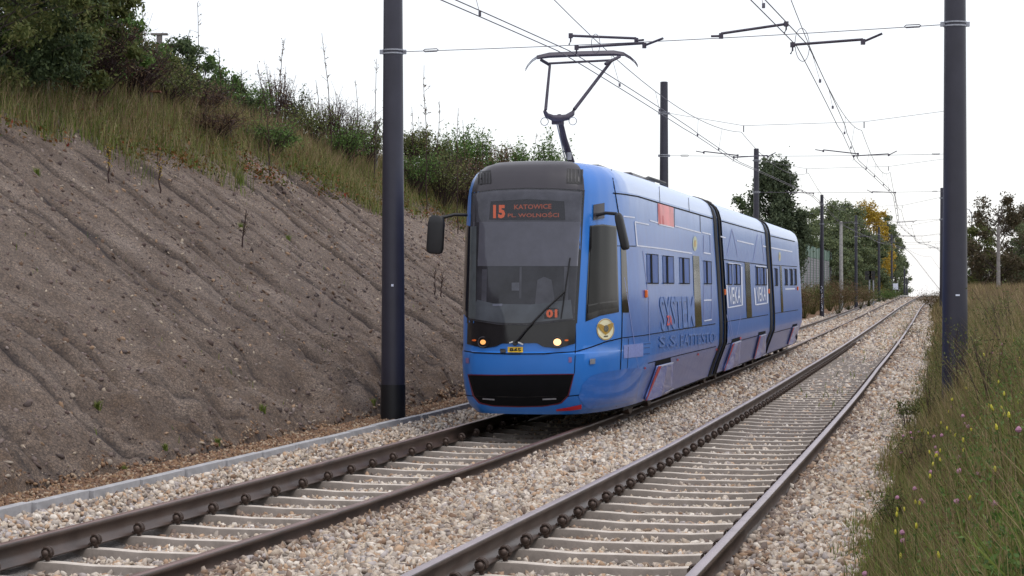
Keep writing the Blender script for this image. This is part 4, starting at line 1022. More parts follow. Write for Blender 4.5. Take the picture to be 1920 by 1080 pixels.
# ------------------------------------------------------------------ vegetation
def blades(name, X, Y, Z, h, w, mat, label=None, lean=.75, parent=None, cat=None, kind='stuff', curve=1.0):
    n = len(X); a = R.uniform(0, 2*math.pi, n); la = R.uniform(0, 2*math.pi, n); ln = lean*R.random(n)*h
    dx, dy = np.cos(a)*w/2, np.sin(a)*w/2
    lx, ly = np.cos(la)*ln, np.sin(la)*ln
    V = np.stack([np.stack([X-dx, Y-dy, Z-.03], -1), np.stack([X+dx, Y+dy, Z-.03], -1),
                  np.stack([X-dx*.8+lx*.35, Y-dy*.8+ly*.35, Z+h*.55], -1), np.stack([X+dx*.8+lx*.35, Y+dy*.8+ly*.35, Z+h*.55], -1),
                  np.stack([X+lx, Y+ly, Z+h], -1)], 1)
    i = (np.arange(n)*5)[:, None]
    Fa = np.concatenate([i+[0, 1, 3], i+[0, 3, 2], i+[2, 3, 4]], 0)
    r = R.random(n); o = npmesh(name, V.reshape(-1, 3), Fa, mat, parent, attr=np.tile(r, 3))
    if label: tag(o, label, cat or 'grass', kind=kind)
    return o
def leaves(name, C, size, mat, parent=None, flat=0.0):
    n = len(C); a = R.normal(size=(n, 3)); a /= np.linalg.norm(a, axis=1)[:, None]; b = R.normal(size=(n, 3)); b[:, 2] *= 1-flat
    b = np.cross(a, b); b /= np.linalg.norm(b, axis=1)[:, None]
    s = np.broadcast_to(size, (n,))[:, None]*R.uniform(.6, 1.3, (n, 1))
    V = np.stack([C-a*s, C+b*s*.45, C+a*s, C-b*s*.45], 1)
    Fa = (np.arange(n)*4)[:, None]+np.arange(4)
    return npmesh(name, V.reshape(-1, 3), Fa, mat, parent, attr=np.clip(R.normal(.45, .22, n), 0, 1))
def pos(u, Y): return (u-960)/F*Y, Y
def verge_pts(n, D0, D1, qf, p=1.0, mask=None):
    D = D0+(D1-D0)*R.random(n)**p; q = qf(D, R.random(n)); X, Y = P2(D, q)
    if mask is not None: k = R.random(n) < mask(D, q); D, q, X, Y = D[k], q[k], X[k], Y[k]
    Z = terrain(D, q); k = visible(X, Y, Z, 300, 700); return D[k], q[k], X[k], Y[k], Z[k]
# right bank
clump = lambda D, q: np.clip(fbm(D*.9, q*2, 77)*1.9-.35, .12, 1)
edge_ = lambda D, q: clump(D, q)*sstep(1.25, 1.95, q+(fbm(D*1.3, q*2, 13)-.45)*.9)
for (nm, n, D0, D1, q1, h0, h1, w, mt, lab, msk) in (
    ('green_grass', 80000, 5.6, 20, 3.6, .08, .32, .008, 'greengrass', 'fine green grass and clover on the near right verge', edge_),
    ('dry_grass', 62000, 5.6, 22, 4.5, .12, .45, .005, 'drygrass', 'thin straw-coloured grass stalks on the near right verge', edge_),
    ('green_grass', 60000, 19, 60, 6.5, .15, .42, .011, 'greengrass', 'green grass of the right bank behind the thick pole', edge_),
    ('dry_grass', 75000, 18, 62, 8, .30, .68, .008, 'drygrass', 'olive dry grass of the middle right bank', edge_),
    ('reddish_grass', 26000, 7, 26, 4.5, .15, .5, .004, 'redgrass', 'reddish dead stalks mixed into the near right verge', edge_),
    ('reddish_grass', 60000, 24, 120, 10, .35, .75, .011, 'redgrass', 'reddish seeding grass along the top of the right bank', lambda D, q: edge_(D, q)*sstep(2.3, 3.3, q)),
    ('dry_grass', 40000, 60, 290, 10, .35, .8, .035, 'drygrass', 'far dry grass of the right bank up to the crest', edge_)):
    D, q, X, Y, Z = verge_pts(n, D0, D1, lambda D, t, q1=q1: 1.4+(q1-1.4)*t**1.15, 1.15, msk)
    k = sstep(1.3, 2.6, q)*.7+.3
    blades(nm, X, Y, Z, R.uniform(h0, h1, len(X))*k, w, M[mt], lab)
# leafy ground cover of the verge
for (n, D0, D1, s, mt, lab) in ((170000, 5.6, 22, .014, 'leafgreen', 'small clover leaves covering the near right verge'), (60000, 18, 62, .026, 'leafgreen', 'low weeds of the right bank'), (26000, 50, 200, .06, 'leafrusset', 'brown weeds of the far right bank'), (110000, 7, 40, .010, 'leafrusset', 'small brown seed heads and dead leaves among the verge grass')):
    D, q, X, Y, Z = verge_pts(n, D0, D1, lambda D, t: 1.5+5*t**1.3, 1.1, edge_)
    o = leaves('ground_cover', np.stack([X, Y, Z+R.random(len(X))**1.2*(.36 if s < .03 else .5)*sstep(1.4, 2.6, q)+.01], -1), s, M[mt]); tag(o, lab, 'weeds', kind='stuff')
# left bank grass above the netting
up = lambda D, q: sstep(-.35, .35, (-(q-QL(D))-toe(D))*.72-net_top(D)+(fbm(D*.5, q*.7, 17)-.47)*2.2)
for (nm, n, D0, D1, s0, s1, h0, h1, w, mt, lab) in (
    ('dry_grass', 60000, 22, 60, 4.0, 11, .2, .62, .010, 'drygrass', 'yellowish tall grass along the top of the netted slope'),
    ('green_grass', 80000, 22, 75, 4.0, 10, .15, .45, .012, 'greengrass', 'green grass above the netted slope'),
    ('reddish_grass', 16000, 22, 66, 5.5, 11, .3, .8, .009, 'redgrass', 'reddish brown stalks on the upper left bank')):
    D, q, X, Y, Z = verge_pts(n, D0, D1, lambda D, t, s0=s0, s1=s1: QL(D)-toe(D)-s0-(s1-s0)*t, 1, up)
    blades(nm, X, Y, Z, R.uniform(h0, h1, len(X)), w, M[mt], lab)
D, q, X, Y, Z = verge_pts(26000, 22, 75, lambda D, t: QL(D)-toe(D)-4.2-6*t, 1, up)
o = leaves('ground_cover', np.stack([X, Y, Z+R.random(len(X))**1.4*.35], -1), .032, M['leafolive']); tag(o, 'low leafy weeds above the netted slope', 'weeds', kind='stuff')
D, q, X, Y, Z = verge_pts(17000, 26, 60, lambda D, t: QL(D)-toe(D)-net_top(D)/.72-.9+1.5*t, 1, lambda D, q: np.clip(fbm(D*.6, q*.2, 91)*3-1.0, 0, 1))
o = leaves('creeper', np.stack([X, Y, Z+R.random(len(X))*.25], -1), .042, M['creeper']); tag(o, 'red and green creeper hanging along the netting edge', 'creeper', kind='stuff')
# far left bank behind the tram
D, q, X, Y, Z = verge_pts(50000, 72, 290, lambda D, t: QL(D)-2.75-9*t**1.2, 1.3)
blades('dry_grass', X, Y, Z, R.uniform(.35, 1.2, len(X)), .035, M['drygrass'], 'russet dry weeds of the far left bank behind the tram')
D, q, X, Y, Z = verge_pts(22000, 72, 290, lambda D, t: QL(D)-2.8-8*t, 1.3)
o = leaves('ground_cover', np.stack([X, Y, Z+R.random(len(X))*1.1], -1), .08, M['leafrusset']); tag(o, 'brown bushy undergrowth of the far left bank', 'weeds', kind='stuff')
# sparse tufts on the netting, verge and ballast
def tuft(X, Y, Z, h, n, mat, label, cat='tuft', name='grass_tuft', w=.007, group=None):
    a = R.uniform(0, 6.28, n); r = R.random(n)*h*.35
    o = blades(name, X+np.cos(a)*r, Y+np.sin(a)*r, np.full(n, Z), R.uniform(.4, 1, n)*h, w, M[mat], None, .9)
    return tag(o, label, cat, group)
spots = [(30, 935, 17.2, .13, 'thick green grass tuft at the left edge by the kerb'), (125, 924, 18.0, .07, 'small green tuft beside the kerb'), (232, 895, 19, .07, 'second small green tuft beside the kerb'), (183, 765, 20.5, .08, 'green tuft low on the netted slope'), (492, 770, 23.5, .09, 'green tuft on the netted slope right of a bulge'), (408, 832, 21, .06, 'green tuft at the toe of the slope'), (310, 842, 20, .06, 'lone green tuft near the toe of the slope'), (700, 758, 27.3, .08, 'green tuft just left of the big pole'), (540, 440, 32, .10, 'green tuft high on the netted slope'), (452, 425, 31, .11, 'tall green weed on the middle of the slope'), (70, 325, 27, .10, 'green tuft at the upper left of the netting'), (450, 345, 36, .22, 'bushy green weed under the grass edge'), (510, 265, 38, .2, 'green clump above the netting edge')]
for (u, v, Y, h, lab) in spots:
    X = (u-960)/F*Y; D, q = inv(X, Y)
    for _ in range(12):       # slide along the ray until it meets the slope
        z = float(net_z(np.array([D]), np.array([q]))[0]); vv = VH+F*(EYE-z)/Y
        Y += (vv-v)/F*Y*.9; X = (u-960)/F*Y; D, q = inv(X, Y)
    tuft(X, Y, float(net_z(np.array([D]), np.array([q]))[0]), h*1.15, 90, 'greengrass', lab)
n = 2600; D = 13+55*R.random(n); ql = -2.2-R.random(n)*6; k = R.random(n) < np.clip(fbm(D*.8, ql*.8, 19)*4-2.0, 0, 1)
D, ql = D[k], ql[k]; X, Y = P2(D, QL(D)+ql); blades('sparse_grass', X, Y, net_z(D, QL(D)+ql), R.uniform(.03, .10, len(X)), .010, M['greengrass'], 'sparse green shoots growing through the netting')
D = 30+230*R.random(1500)**1.5; q = R.uniform(-.6, .6, 1500); k = R.random(1500) < np.clip(fbm(D*.5, q, 23)*5-2.5, 0, 1); D, q = D[k], q[k]; X, Y = P2(D, q)
blades('sparse_grass', X, Y, bed(D, q)+drop(D), R.uniform(.05, .2, len(X)), .02, M['greengrass'], 'sparse weeds between the rails of the right-hand track')
D = 14+60*R.random(1400); q = R.uniform(1.15, 1.9, 1400); k = R.random(1400) < np.clip(fbm(D*.9, q*2, 29)*4-1.9, 0, 1); D, q = D[k], q[k]; X, Y = P2(D, q)
blades('sparse_grass', X, Y, bed(D, q), R.uniform(.04, .14, len(X)), .007, M['greengrass'], 'sparse weeds in the stones right of the right-hand track')

def shrub(name, X, Y, Z, w, h, nst, nleaf, lsize, lmat, smat, label, cat='shrub', up_=.8, group=None, spread=1.0, r0=.012):
    o = empty(name, (X, Y, Z), label=label, cat=cat, group=group); mb = MB(); tips = []
    for k in range(nst):
        a = R.uniform(0, 6.28); ln = h*R.uniform(.55, 1.0); e = Vector((math.cos(a)*w/2*R.random()**.5, math.sin(a)*w/2*R.random()**.5, ln))
        m1 = Vector((e.x*.35+R.normal(0, .04*w), e.y*.35+R.normal(0, .04*w), ln*.5)); mb.tube([(0, 0, -.1), m1, e], [r0, r0*.7, r0*.35], 4, False); tips.append((m1, e))
        for b in range(3):
            t = R.uniform(.3, .95); p = m1.lerp(e, t); d = Vector(R.normal(size=3))*.12*w*spread+Vector((0, 0, h*.13)); mb.tube([p, p+d], [r0*.45, r0*.2], 3, False); tips.append((p, p+d))
    mb.build('stems', M[smat], o)
    if nleaf:
        i = R.integers(0, len(tips), nleaf); t = R.random(nleaf)**.7
        A = np.array([tuple(x[0]) for x in tips])[i]; B = np.array([tuple(x[1]) for x in tips])[i]
        C = A+(B-A)*t[:, None]+R.normal(size=(nleaf, 3))*.055*np.array([w, w, h*.6])
        leaves('foliage', C, lsize, M[lmat], o)
    return o
def tree(name, X, Y, Z, H, Wd, lsize, nleaf, mat, label, cat='tree', z0=.25, blobs=26, droop=0, group=None, bark='bark', shape='round', r=None):
    o = empty(name, (X, Y, Z), label=label, cat=cat, group=group); r = r or H*.018; bl_s = (26/blobs)**.33; mb = MB()
    top = Vector((R.normal(0, .03*H), R.normal(0, .03*H), H*.93)); mid = top*.5+Vector((R.normal(0, .02*H), 0, 0))
    mb.tube([(0, 0, -.4), mid*.5, mid, top], [r, r*.8, r*.55, r*.15], 8, False)
    cen = []
    for k in range(blobs):
        t = z0+(1-z0)*R.random()
        if shape == 'round': ww = Wd/2*math.sin(math.pi*min(1, max(.08, (t-z0)/(1-z0)*.86+.10)))**.6
        elif shape == 'column': ww = Wd/2*(1-.45*((t-z0)/(1-z0))**2.0)
        else: ww = Wd/2*(1.05-(t-z0)/(1-z0))
        a = R.uniform(0, 6.28); rr = ww*R.uniform(.35, 1)
        c = Vector((math.cos(a)*rr, math.sin(a)*rr, H*t)); cen.append((c, R.uniform(.09, .21)*min(Wd, H*.6)*bl_s*1.1))
        st = Vector((0, 0, H*max(.12, t-.22*R.random()-.08))).lerp(c, .0); st = Vector((mid.x*2*st.z/H, 0, st.z))
        mb.tube([st, st.lerp(c, .6)+Vector((0, 0, .02*H)), c], [r*.35, r*.2, r*.08], 5, False)
    mb.build('trunk', M[bark], o, smooth=True)
    i = R.integers(0, blobs, nleaf); c = np.array([tuple(x[0]) for x in cen])[i]; s = np.array([x[1] for x in cen])[i][:, None]
    d = R.normal(size=(nleaf, 3)); d /= np.linalg.norm(d, axis=1)[:, None]; C = c+d*s*(R.random((nleaf, 1))**.45)*np.array([1.1, 1.1, .8])
    if droop: C[:, 2] -= R.random(nleaf)**1.5*droop*H*(R.random(nleaf) < .6)
    f_ = R.random(nleaf) < .22; C[f_] = C[f_]+R.normal(size=(int(f_.sum()), 3))*np.array([Wd, Wd, H])*.04
    leaves('crown', C, lsize, M[mat], o)
    return o
# trees and bushes on the crest of the cutting
def crest_z(X, Y): return ground_at(X, Y)
T = [ # u, Y, top row, W, leaf, n, mat, label
 (-40, 30.5, -220, 3.0, .04, 24000, 'leafolive', 'big leafy tree filling the upper left corner'),
 (30, 32, -130, 2.8, .04, 24000, 'leafdark', 'leafy tree in the upper left, right of the corner tree'),
 (95, 34, -70, 2.4, .05, 18000, 'leafolive', 'third leafy tree from the left, upper left of the picture'),
 (150, 36, -20, 2.0, .04, 15000, 'leafgreen', 'leafy tree whose right edge meets the white sky'),
 (195, 38, 22, 1.6, .045, 9000, 'leafdark', 'dark small tree just below the white sky'),
 (240, 40, 62, 1.5, .045, 8000, 'leafgreen', 'small round green tree in the descending row on the crest'),
 (285, 41.5, 88, 1.4, .045, 7000, 'leafolive', 'olive bush in front of the weathered post'),
 (335, 43, 82, 1.3, .045, 7000, 'leafdark', 'small dark tree beside the weathered post'),
 (380, 45, 112, 1.4, .045, 6500, 'leafgreen', 'small green tree right of the weathered post'),
 (425, 46.5, 150, 1.3, .045, 5500, 'leafdark', 'low dark tree at the end of the row on the crest')]
for (u, Y, vt, Wd, ls, n, mt, lab) in T:
    X, Y = pos(u, Y); z = crest_z(X, Y)-.1; H = EYE-(vt-VH)/F*Y-z
    tree('deciduous_tree' if H > 2 else 'small_tree', X, Y, z, H*1.02, Wd*1.25, ls, n, mt, lab, z0=.06, blobs=60, r=.035)
S = [ # u, Y, w, top row, stems, leaves, lsize, leafmat, label
 (60, 33, 1.8, 62, 60, 4000, .028, 'leafolive', 'olive bush under the corner tree'),
 (-10, 32, 1.8, 50, 60, 3500, .028, 'leafgreen', 'green bush at the very left edge of the crest'),
 (170, 35, 1.8, 50, 150, 3000, .020, 'leafrusset', 'brown thorny bush under the leafy trees'),
 (245, 37.5, 1.5, 95, 140, 2400, .020, 'leafrusset', 'brown twiggy bush right of the thorny one'),
 (120, 34, 1.3, 70, 90, 2500, .024, 'leafolive', 'olive bush between the corner trees and the thorny bush'),
 (310, 39, 1.4, 135, 60, 2600, .028, 'leafolive', 'low olive bush below the small dark tree'),
 (370, 41, 1.3, 165, 70, 1600, .022, 'leafrusset', 'low russet bush on the grass edge'),
 (405, 44, 1.3, 160, 60, 2200, .028, 'leafgreen', 'low green bush under the last trees of the row'),
 (452, 47, 1.3, 170, 50, 3000, .034, 'leafgreen', 'green bush on the skyline left of the reddish shrub'),
 (485, 49, 1.1, 186, 40, 2000, .034, 'leafdark', 'small dark bush on the skyline'),
 (522, 50, 1.1, 145, 90, 1500, .025, 'leafrusset', 'tall reddish twiggy shrub on the skyline'),
 (556, 51, .7, 175, 30, 1300, .034, 'leafdark', 'narrow green shrub next to the reddish one'),
 (580, 47, 1.2, 212, 50, 2200, .03, 'leafolive', 'low green bush under the reddish shrub'),
 (618, 52, 1.1, 197, 80, 900, .022, 'leafrusset', 'second reddish twiggy shrub on the skyline'),
 (655, 52, 1.2, 208, 80, 700, .022, 'leafrusset', 'twiggy shrub left of the big pole'),
 (690, 50, 1.2, 236, 50, 2200, .03, 'leafolive', 'low bush just left of the big pole'),
 (765, 54, 1.0, 250, 60, 2400, .035, 'leafolive', 'olive bush just right of the big pole'),
 (803, 55, 1.1, 254, 60, 2600, .035, 'leafolive', 'bushy olive shrub right of the big pole'),
 (845, 56, 1.2, 268, 50, 3600, .04, 'leafgreen', 'leafy green shrub between pole and tram'),
 (890, 57, 1.2, 258, 50, 3800, .04, 'leafgreen', 'rounded green shrub left of the tram roof'),
 (925, 58, 1.2, 274, 50, 2300, .035, 'leafrusset', 'russet shrub above the corner of the tram roof'),
 (965, 59, 1.1, 278, 50, 3000, .04, 'leafgreen', 'green shrub seen over the tram roof'),
 (1003, 60, 1.3, 276, 50, 3600, .045, 'leafgreen', 'widest green shrub seen over the tram roof'),
 (1040, 60, 1.1, 284, 46, 3000, .045, 'leafgreen', 'last green shrub before the pantograph'),
 (870, 54, 1.6, 300, 70, 2600, .03, 'leafrusset', 'low brown bush beside the tram corner'),
 (830, 52, 1.6, 300, 70, 3000, .03, 'leafolive', 'low green bush on the grass edge right of the pole'),
 (780, 51, 1.4, 295, 60, 2400, .03, 'leafgreen', 'low green bush on the grass edge just right of the pole'),
 (640, 48, 1.5, 245, 60, 2600, .03, 'leafgreen', 'green bush in the grass left of the pole'),
 (500, 42, 1.4, 238, 60, 2600, .028, 'leafgreen', 'green bush in the grass below the skyline'),
 (400, 39, 1.4, 215, 70, 2000, .026, 'leafrusset', 'reddish brown bush low in the grass')]
for (u, Y, w, vt, ns, nl, ls, lm, lab) in S:
    X, Y = pos(u, Y); z = crest_z(X, Y)-.05; h = max(EYE-(vt-VH)/F*Y-z, .3); shrub('shrub', X, Y, z, w*1.1, h*1.06, ns, nl, ls, lm, 'twig', lab)
# tall dry weed stalks against the sky
def stalk(X, Y, Z, h, label, leafm='leafrusset', n=70, branch=10):
    o = empty('tall_weed', (X, Y, Z), label=label, cat='weed'); mb = MB(); lx = R.normal(0, .06)
    pts = [Vector((lx*t*t*h+R.normal(0, .012), R.normal(0, .012), h*t)) for t in np.linspace(-.05, 1, 9)]
    mb.tube(pts, [.012*(1-.8*i/8)+.002 for i in range(9)], 4, False); C = []
    for k in range(branch):
        t = R.uniform(.35, .97); p = Vector((lx*t*t*h, 0, h*t)); d = Vector((R.normal(0, .06), R.normal(0, .06), .10*R.random()+.04)); mb.tube([p, p+d], [.005, .002], 3, False)
        for _ in range(n//branch): C.append(tuple(p.lerp(p+d, R.random())+Vector(R.normal(size=3))*.012))
    mb.build('stem', M['twig'], o); leaves('foliage', np.array(C), .018, M[leafm], o)
for (u, v0, vt, Y, lab, nn) in ((278, 150, -10, 42, 'tall weed stalk with leaves next to the dark tree', 160), (375, 190, 5, 45, 'very thin tall stalk right of the small green tree', 60), (520, 230, 72, 45, 'tall brown stalk through the reddish shrub', 160), (622, 250, 62, 47, 'thin tall stalk left of the big pole', 80), (702, 270, 110, 48, 'thin stalk right beside the big pole', 60), (799, 300, 122, 49, 'tall bushy stalk right of the big pole', 200), (858, 300, 203, 50, 'thin stalk above the green shrubs', 90), (300, 360, 290, 29.5, 'branched yellow-tipped weed on the netting', 60), (205, 350, 275, 28, 'yellow-tipped weed with curved stems on the netting', 80), (455, 470, 395, 30, 'small dark weed on the middle of the netting', 40), (505, 330, 205, 40, 'brown stalk rising from the grass edge', 90), (815, 545, 495, 33, 'thin bare stalk on the netting left of the tram', 20), (828, 548, 500, 33.5, 'second thin bare stalk on the netting near the tram', 20)):
    X, Y = pos(u, Y)
    zb = EYE-(v0-VH)/F*Y; h = (v0-vt)/F*Y
    g0 = ground_at(X, Y); 
    if v0 > 320 or u in (300, 205):
        for _ in range(15): Yn = Y+((VH+F*(EYE-ground_at(X, Y))/Y)-v0)/F*Y*.9; Y = Yn; X = (u-960)/F*Y
        zb = ground_at(X, Y)
        h = (v0-vt)/F*Y
        g0 = zb
    stalk(X, Y, g0, h+(zb-g0), lab, 'leafyellow' if u in (300, 205) else 'leafrusset', nn, 14)
for k, (u, v0, vt, Y) in enumerate(((540, 220, 140, 47), (585, 235, 165, 48), (600, 240, 150, 50), (640, 250, 170, 50), (672, 265, 150, 51), (720, 280, 190, 52), (775, 290, 200, 52), (820, 295, 190, 53), (875, 300, 225, 55), (905, 300, 240, 56), (455, 200, 130, 45), (500, 215, 120, 46), (415, 190, 90, 44), (345, 170, 60, 43), (990, 305, 250, 58))):
    X, Y = pos(u, Y); g0 = ground_at(X, Y); zt = EYE-(vt-VH)/F*Y
    stalk(X, Y, g0, zt-g0, 'slender brown weed stalk standing against the sky, number '+str(k+1)+' in the row' if False else ['short bushy', 'thin leaning', 'tall wispy', 'brown seeded', 'tall bare', 'fine-twigged', 'loosely branched', 'tall seeded', 'small wispy', 'low seeded', 'dark branched', 'tall dark', 'high thin', 'very tall thin', 'faint'][k]+' weed stalk on the crest '+('left of' if u < 715 else 'right of')+' the big pole', 'leafrusset', 60, 10)
# posts at the crest
for (u, vt, Y, w, lab) in ((299, 66, 44, .11, 'weathered grey post among the small trees on the crest'), (706, 232, 50, .05, 'short post with a cap on the crest beside the big pole')):
    X, Y = pos(u, Y); z = ground_at(X, Y); zt = EYE-(vt-VH)/F*Y
    o = MB().box((X, Y, (z+zt)/2), (w, w, zt-z)).build('post', M['greyrod'], bevel=.01); tag(o, lab, 'post')
    MB().box((X, Y, zt+.02), (w*3.2, w*1.6, .035)).build('cap', M['greyrod'], o)
for (u, v, Y, lab) in ((90, 134, 33, 'rusty flat plate on a stub in the grass at upper left'), (283, 172, 38, 'rusty flat plate on a stub under the small trees')):
    X, Y = pos(u, Y); z = EYE-(v-VH)/F*Y
    o = empty('rusty_marker', (X, Y, z), label=lab, cat='marker'); rs = simple('rust', (.16, .06, .035), .8)
    MB().box((0, 0, 0), (.36, .2, .03)).build('plate', rs, o); MB().tube([(0, 0, -.01), (0, 0, ground_at(X, Y)-z-.1)], .03, 8).build('stub', M['greyrod'], o)

# clover and yellow flowers on the right verge
def flowers(name, pts, r, mat, label, group):
    mb = MB()
    proto = None
    for i, (X, Y, Z, h) in enumerate(pts):
        if proto is None:
            o = empty(name, (X, Y, Z)); MB().tube([(0, 0, 0), (.01, 0, .5), (0, .01, 1)], [.0022]*3, 4, False).build('stem', M['greengrass'], o)
            hb = MB()
            for k in range(5):
                a, b = math.pi*k/5, math.pi*(k+1)/5
            hb.lathe((0, 0, 0), [(.35, -.8), (.8, -.5), (1.0, 0), (.75, .55), (.3, .9)], 9); hb.v = [(x*(1+R.normal(0, .10)), y_*(1+R.normal(0, .10)), z_*(1+R.normal(0, .10))) for x, y_, z_ in hb.v]
            hd = hb.build('flower_head', M[mat], o); proto = (o, list(o.children))
        else:
            o = proto[0].copy(); link(o); o.location = (X, Y, Z)
            for c in proto[1]: k = c.copy(); link(k, o)
        for c in o.children:
            if c.name.startswith('stem'): c.scale = (1, 1, h)
            else: c.scale = (r, r, r*(1.1 if r > .01 else 2.3)); c.location = (0, .01, h)
        o.rotation_euler = (R.normal(0, .12), R.normal(0, .12), R.uniform(0, 6)); tag(o, label, 'flower', group)
def flower_pts(n, D0, D1, q0, q1, h0, h1):
    r = []
    while len(r) < n:
        D = R.uniform(D0, D1); q = R.uniform(q0, q1); X, Y = P2(D, q); z = float(terrain(D, q)); u = 960+F*X/Y; v = VH+F*(EYE-z-.3)/Y
        if u < 1925 and v < 1085: r.append((float(X), float(Y), z, R.uniform(h0, h1)))
    return r
flowers('clover_flower', flower_pts(45, 8.5, 22, 1.7, 3.4, .18, .36), .0135, 'pink', 'pink clover flower on a thin stem in the right verge', 'clover flowers in the right verge')
flowers('yellow_flower', flower_pts(60, 8, 20, 1.9, 3.3, .2, .42), .0065, 'yflower', 'small yellow flower on a thin stem in the right verge', 'yellow flowers in the right verge')
# taller weeds of the right verge
for (u, Y, w, h, lab) in ((1800, 22, .8, 1.0, 'tall branched weed in front of the thick pole'), (1745, 24, .5, .75, 'green weed left of the thick pole foot'), (1860, 15, .7, .75, 'wiry weed at the right edge'), (1720, 17.5, .5, .5, 'low wiry weed on the edge of the verge'), (1895, 20, .8, .9, 'green bushy weed at the right edge behind the wiry one'), (1675, 13.5, .4, .35, 'small weed at the bottom of the verge'), (1770, 33, .7, .9, 'weed behind the thick pole'), (1725, 60, 1.2, 1.0, 'brown weed leaning over the far right rail'), (1700, 27, .4, .4, 'low weed beside the stones')):
    X, Y = pos(u, Y); shrub('weed', X, Y, ground_at(X, Y), w, h, 16, 420, .013 if Y < 26 else .02, 'leafolive', 'twig', lab, 'weed', r0=.004)

# ------------------------------------------------------------------ far scenery
def far(u, Y): X = (u-960)/F*Y; return X, Y, ground_at(X, Y)
X, Y, Z = far(1452, 118); tree('birch_tree', X, Y, Z, 7.9, 3.6, .10, 36000, 'leafbirch', 'tall drooping birch behind the second tram section', z0=.22, blobs=60, droop=.10, shape='column')
X, Y, Z = far(1395, 140); tree('small_tree', X, Y, Z, 6.2, 3.2, .13, 3500, 'leafdark', 'low dark tree left of the birch, over the tram roof', z0=.2, blobs=20)
X, Y, Z = far(1350, 150); tree('small_tree', X, Y, Z, 5.2, 3.6, .13, 3000, 'leafdark', 'lowest dark tree above the tram roof', z0=.2, blobs=20)
FT = [(1508, 190, 7.6, 4.5, 'leafdark', 'dark tree above the noise barrier'), (1540, 200, 8.0, 4.5, 'leafolive', 'olive tree behind the graffitied pole'), (1572, 205, 8.9, 4.6, 'leafolive', 'broad olive tree behind the concrete post'), (1595, 215, 9.3, 4.2, 'leafdark', 'dark tree left of the yellow tree'), (1556, 178, 4.8, 4.6, 'leafdark', 'low dark bush behind the end of the noise barrier'), (1590, 190, 5.0, 4.0, 'leafdark', 'dark lower bush between post and yellow tree'),
      (1624, 235, 9.9, 4.8, 'leafyellow', 'large yellow autumn tree in the far row'), (1645, 245, 9.4, 3.6, 'leafyellow', 'smaller yellow tree behind the sixth pole'), (1612, 214, 6.2, 3.6, 'leafolive', 'green lower tree in front of the yellow tree'), (1640, 225, 6.2, 3.4, 'leafolive', 'second green lower tree in front of the yellow trees'), (1662, 262, 9.4, 3.2, 'leafolive', 'narrow olive tree right of the yellow trees'), (1672, 275, 8.8, 3.0, 'leafdark', 'dark tree in the descending row'), (1682, 290, 7.4, 3.0, 'leafolive', 'olive tree in the descending row'), (1690, 300, 5.0, 2.8, 'leafdark', 'last low tree of the descending row')]
for (u, Y, H, Wd, mt, lab) in FT:
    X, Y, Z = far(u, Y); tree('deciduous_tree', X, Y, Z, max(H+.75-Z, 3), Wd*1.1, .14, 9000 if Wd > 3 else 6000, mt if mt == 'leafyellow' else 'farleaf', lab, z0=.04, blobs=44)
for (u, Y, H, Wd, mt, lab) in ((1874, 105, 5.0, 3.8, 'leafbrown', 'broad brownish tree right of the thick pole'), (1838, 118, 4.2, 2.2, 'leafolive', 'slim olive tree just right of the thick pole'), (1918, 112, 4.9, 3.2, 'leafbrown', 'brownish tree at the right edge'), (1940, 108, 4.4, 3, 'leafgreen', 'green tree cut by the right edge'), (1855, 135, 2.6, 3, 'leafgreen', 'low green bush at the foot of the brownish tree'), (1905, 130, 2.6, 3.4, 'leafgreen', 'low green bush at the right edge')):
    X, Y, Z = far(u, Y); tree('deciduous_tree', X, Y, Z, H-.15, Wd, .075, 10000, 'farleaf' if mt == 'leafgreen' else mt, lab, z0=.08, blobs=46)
for k, (u, vt, Y, w, lm, lab) in enumerate(((1508, 520, 112, 2.2, 'leafrusset', 'russet bush right behind the tail of the tram'), (1524, 512, 126, 2.4, 'leafolive', 'olive bush left of the graffitied pole'), (1556, 505, 140, 2.6, 'leafrusset', 'russet bush between graffitied pole and concrete post'), (1572, 512, 132, 2.0, 'leafrusset', 'low russet bush in front of the concrete post'), (1592, 510, 152, 2.8, 'leafrusset', 'broad russet bush right of the concrete post'), (1612, 520, 160, 2.4, 'leafrusset', 'russet bush right of the fifth pole'), (1628, 532, 170, 2.2, 'leafolive', 'olive bush before the signal posts'), (1655, 535, 195, 2.6, 'leafgreen', 'green bush by the sixth pole'), (1668, 538, 205, 2.4, 'leafolive', 'last olive bush near the crest'), (1748, 535, 150, 2.2, 'leafrusset', 'russet bush on the right bank near the crest'))):
    X, Y, Z = far(u, Y); h = max(EYE-(vt-VH)/F*Y-Z, .6); shrub('shrub', X, Y, Z-.05, w*1.2, h*.72, 40, 1500, .05, lm, 'drygrass', lab, r0=.012)
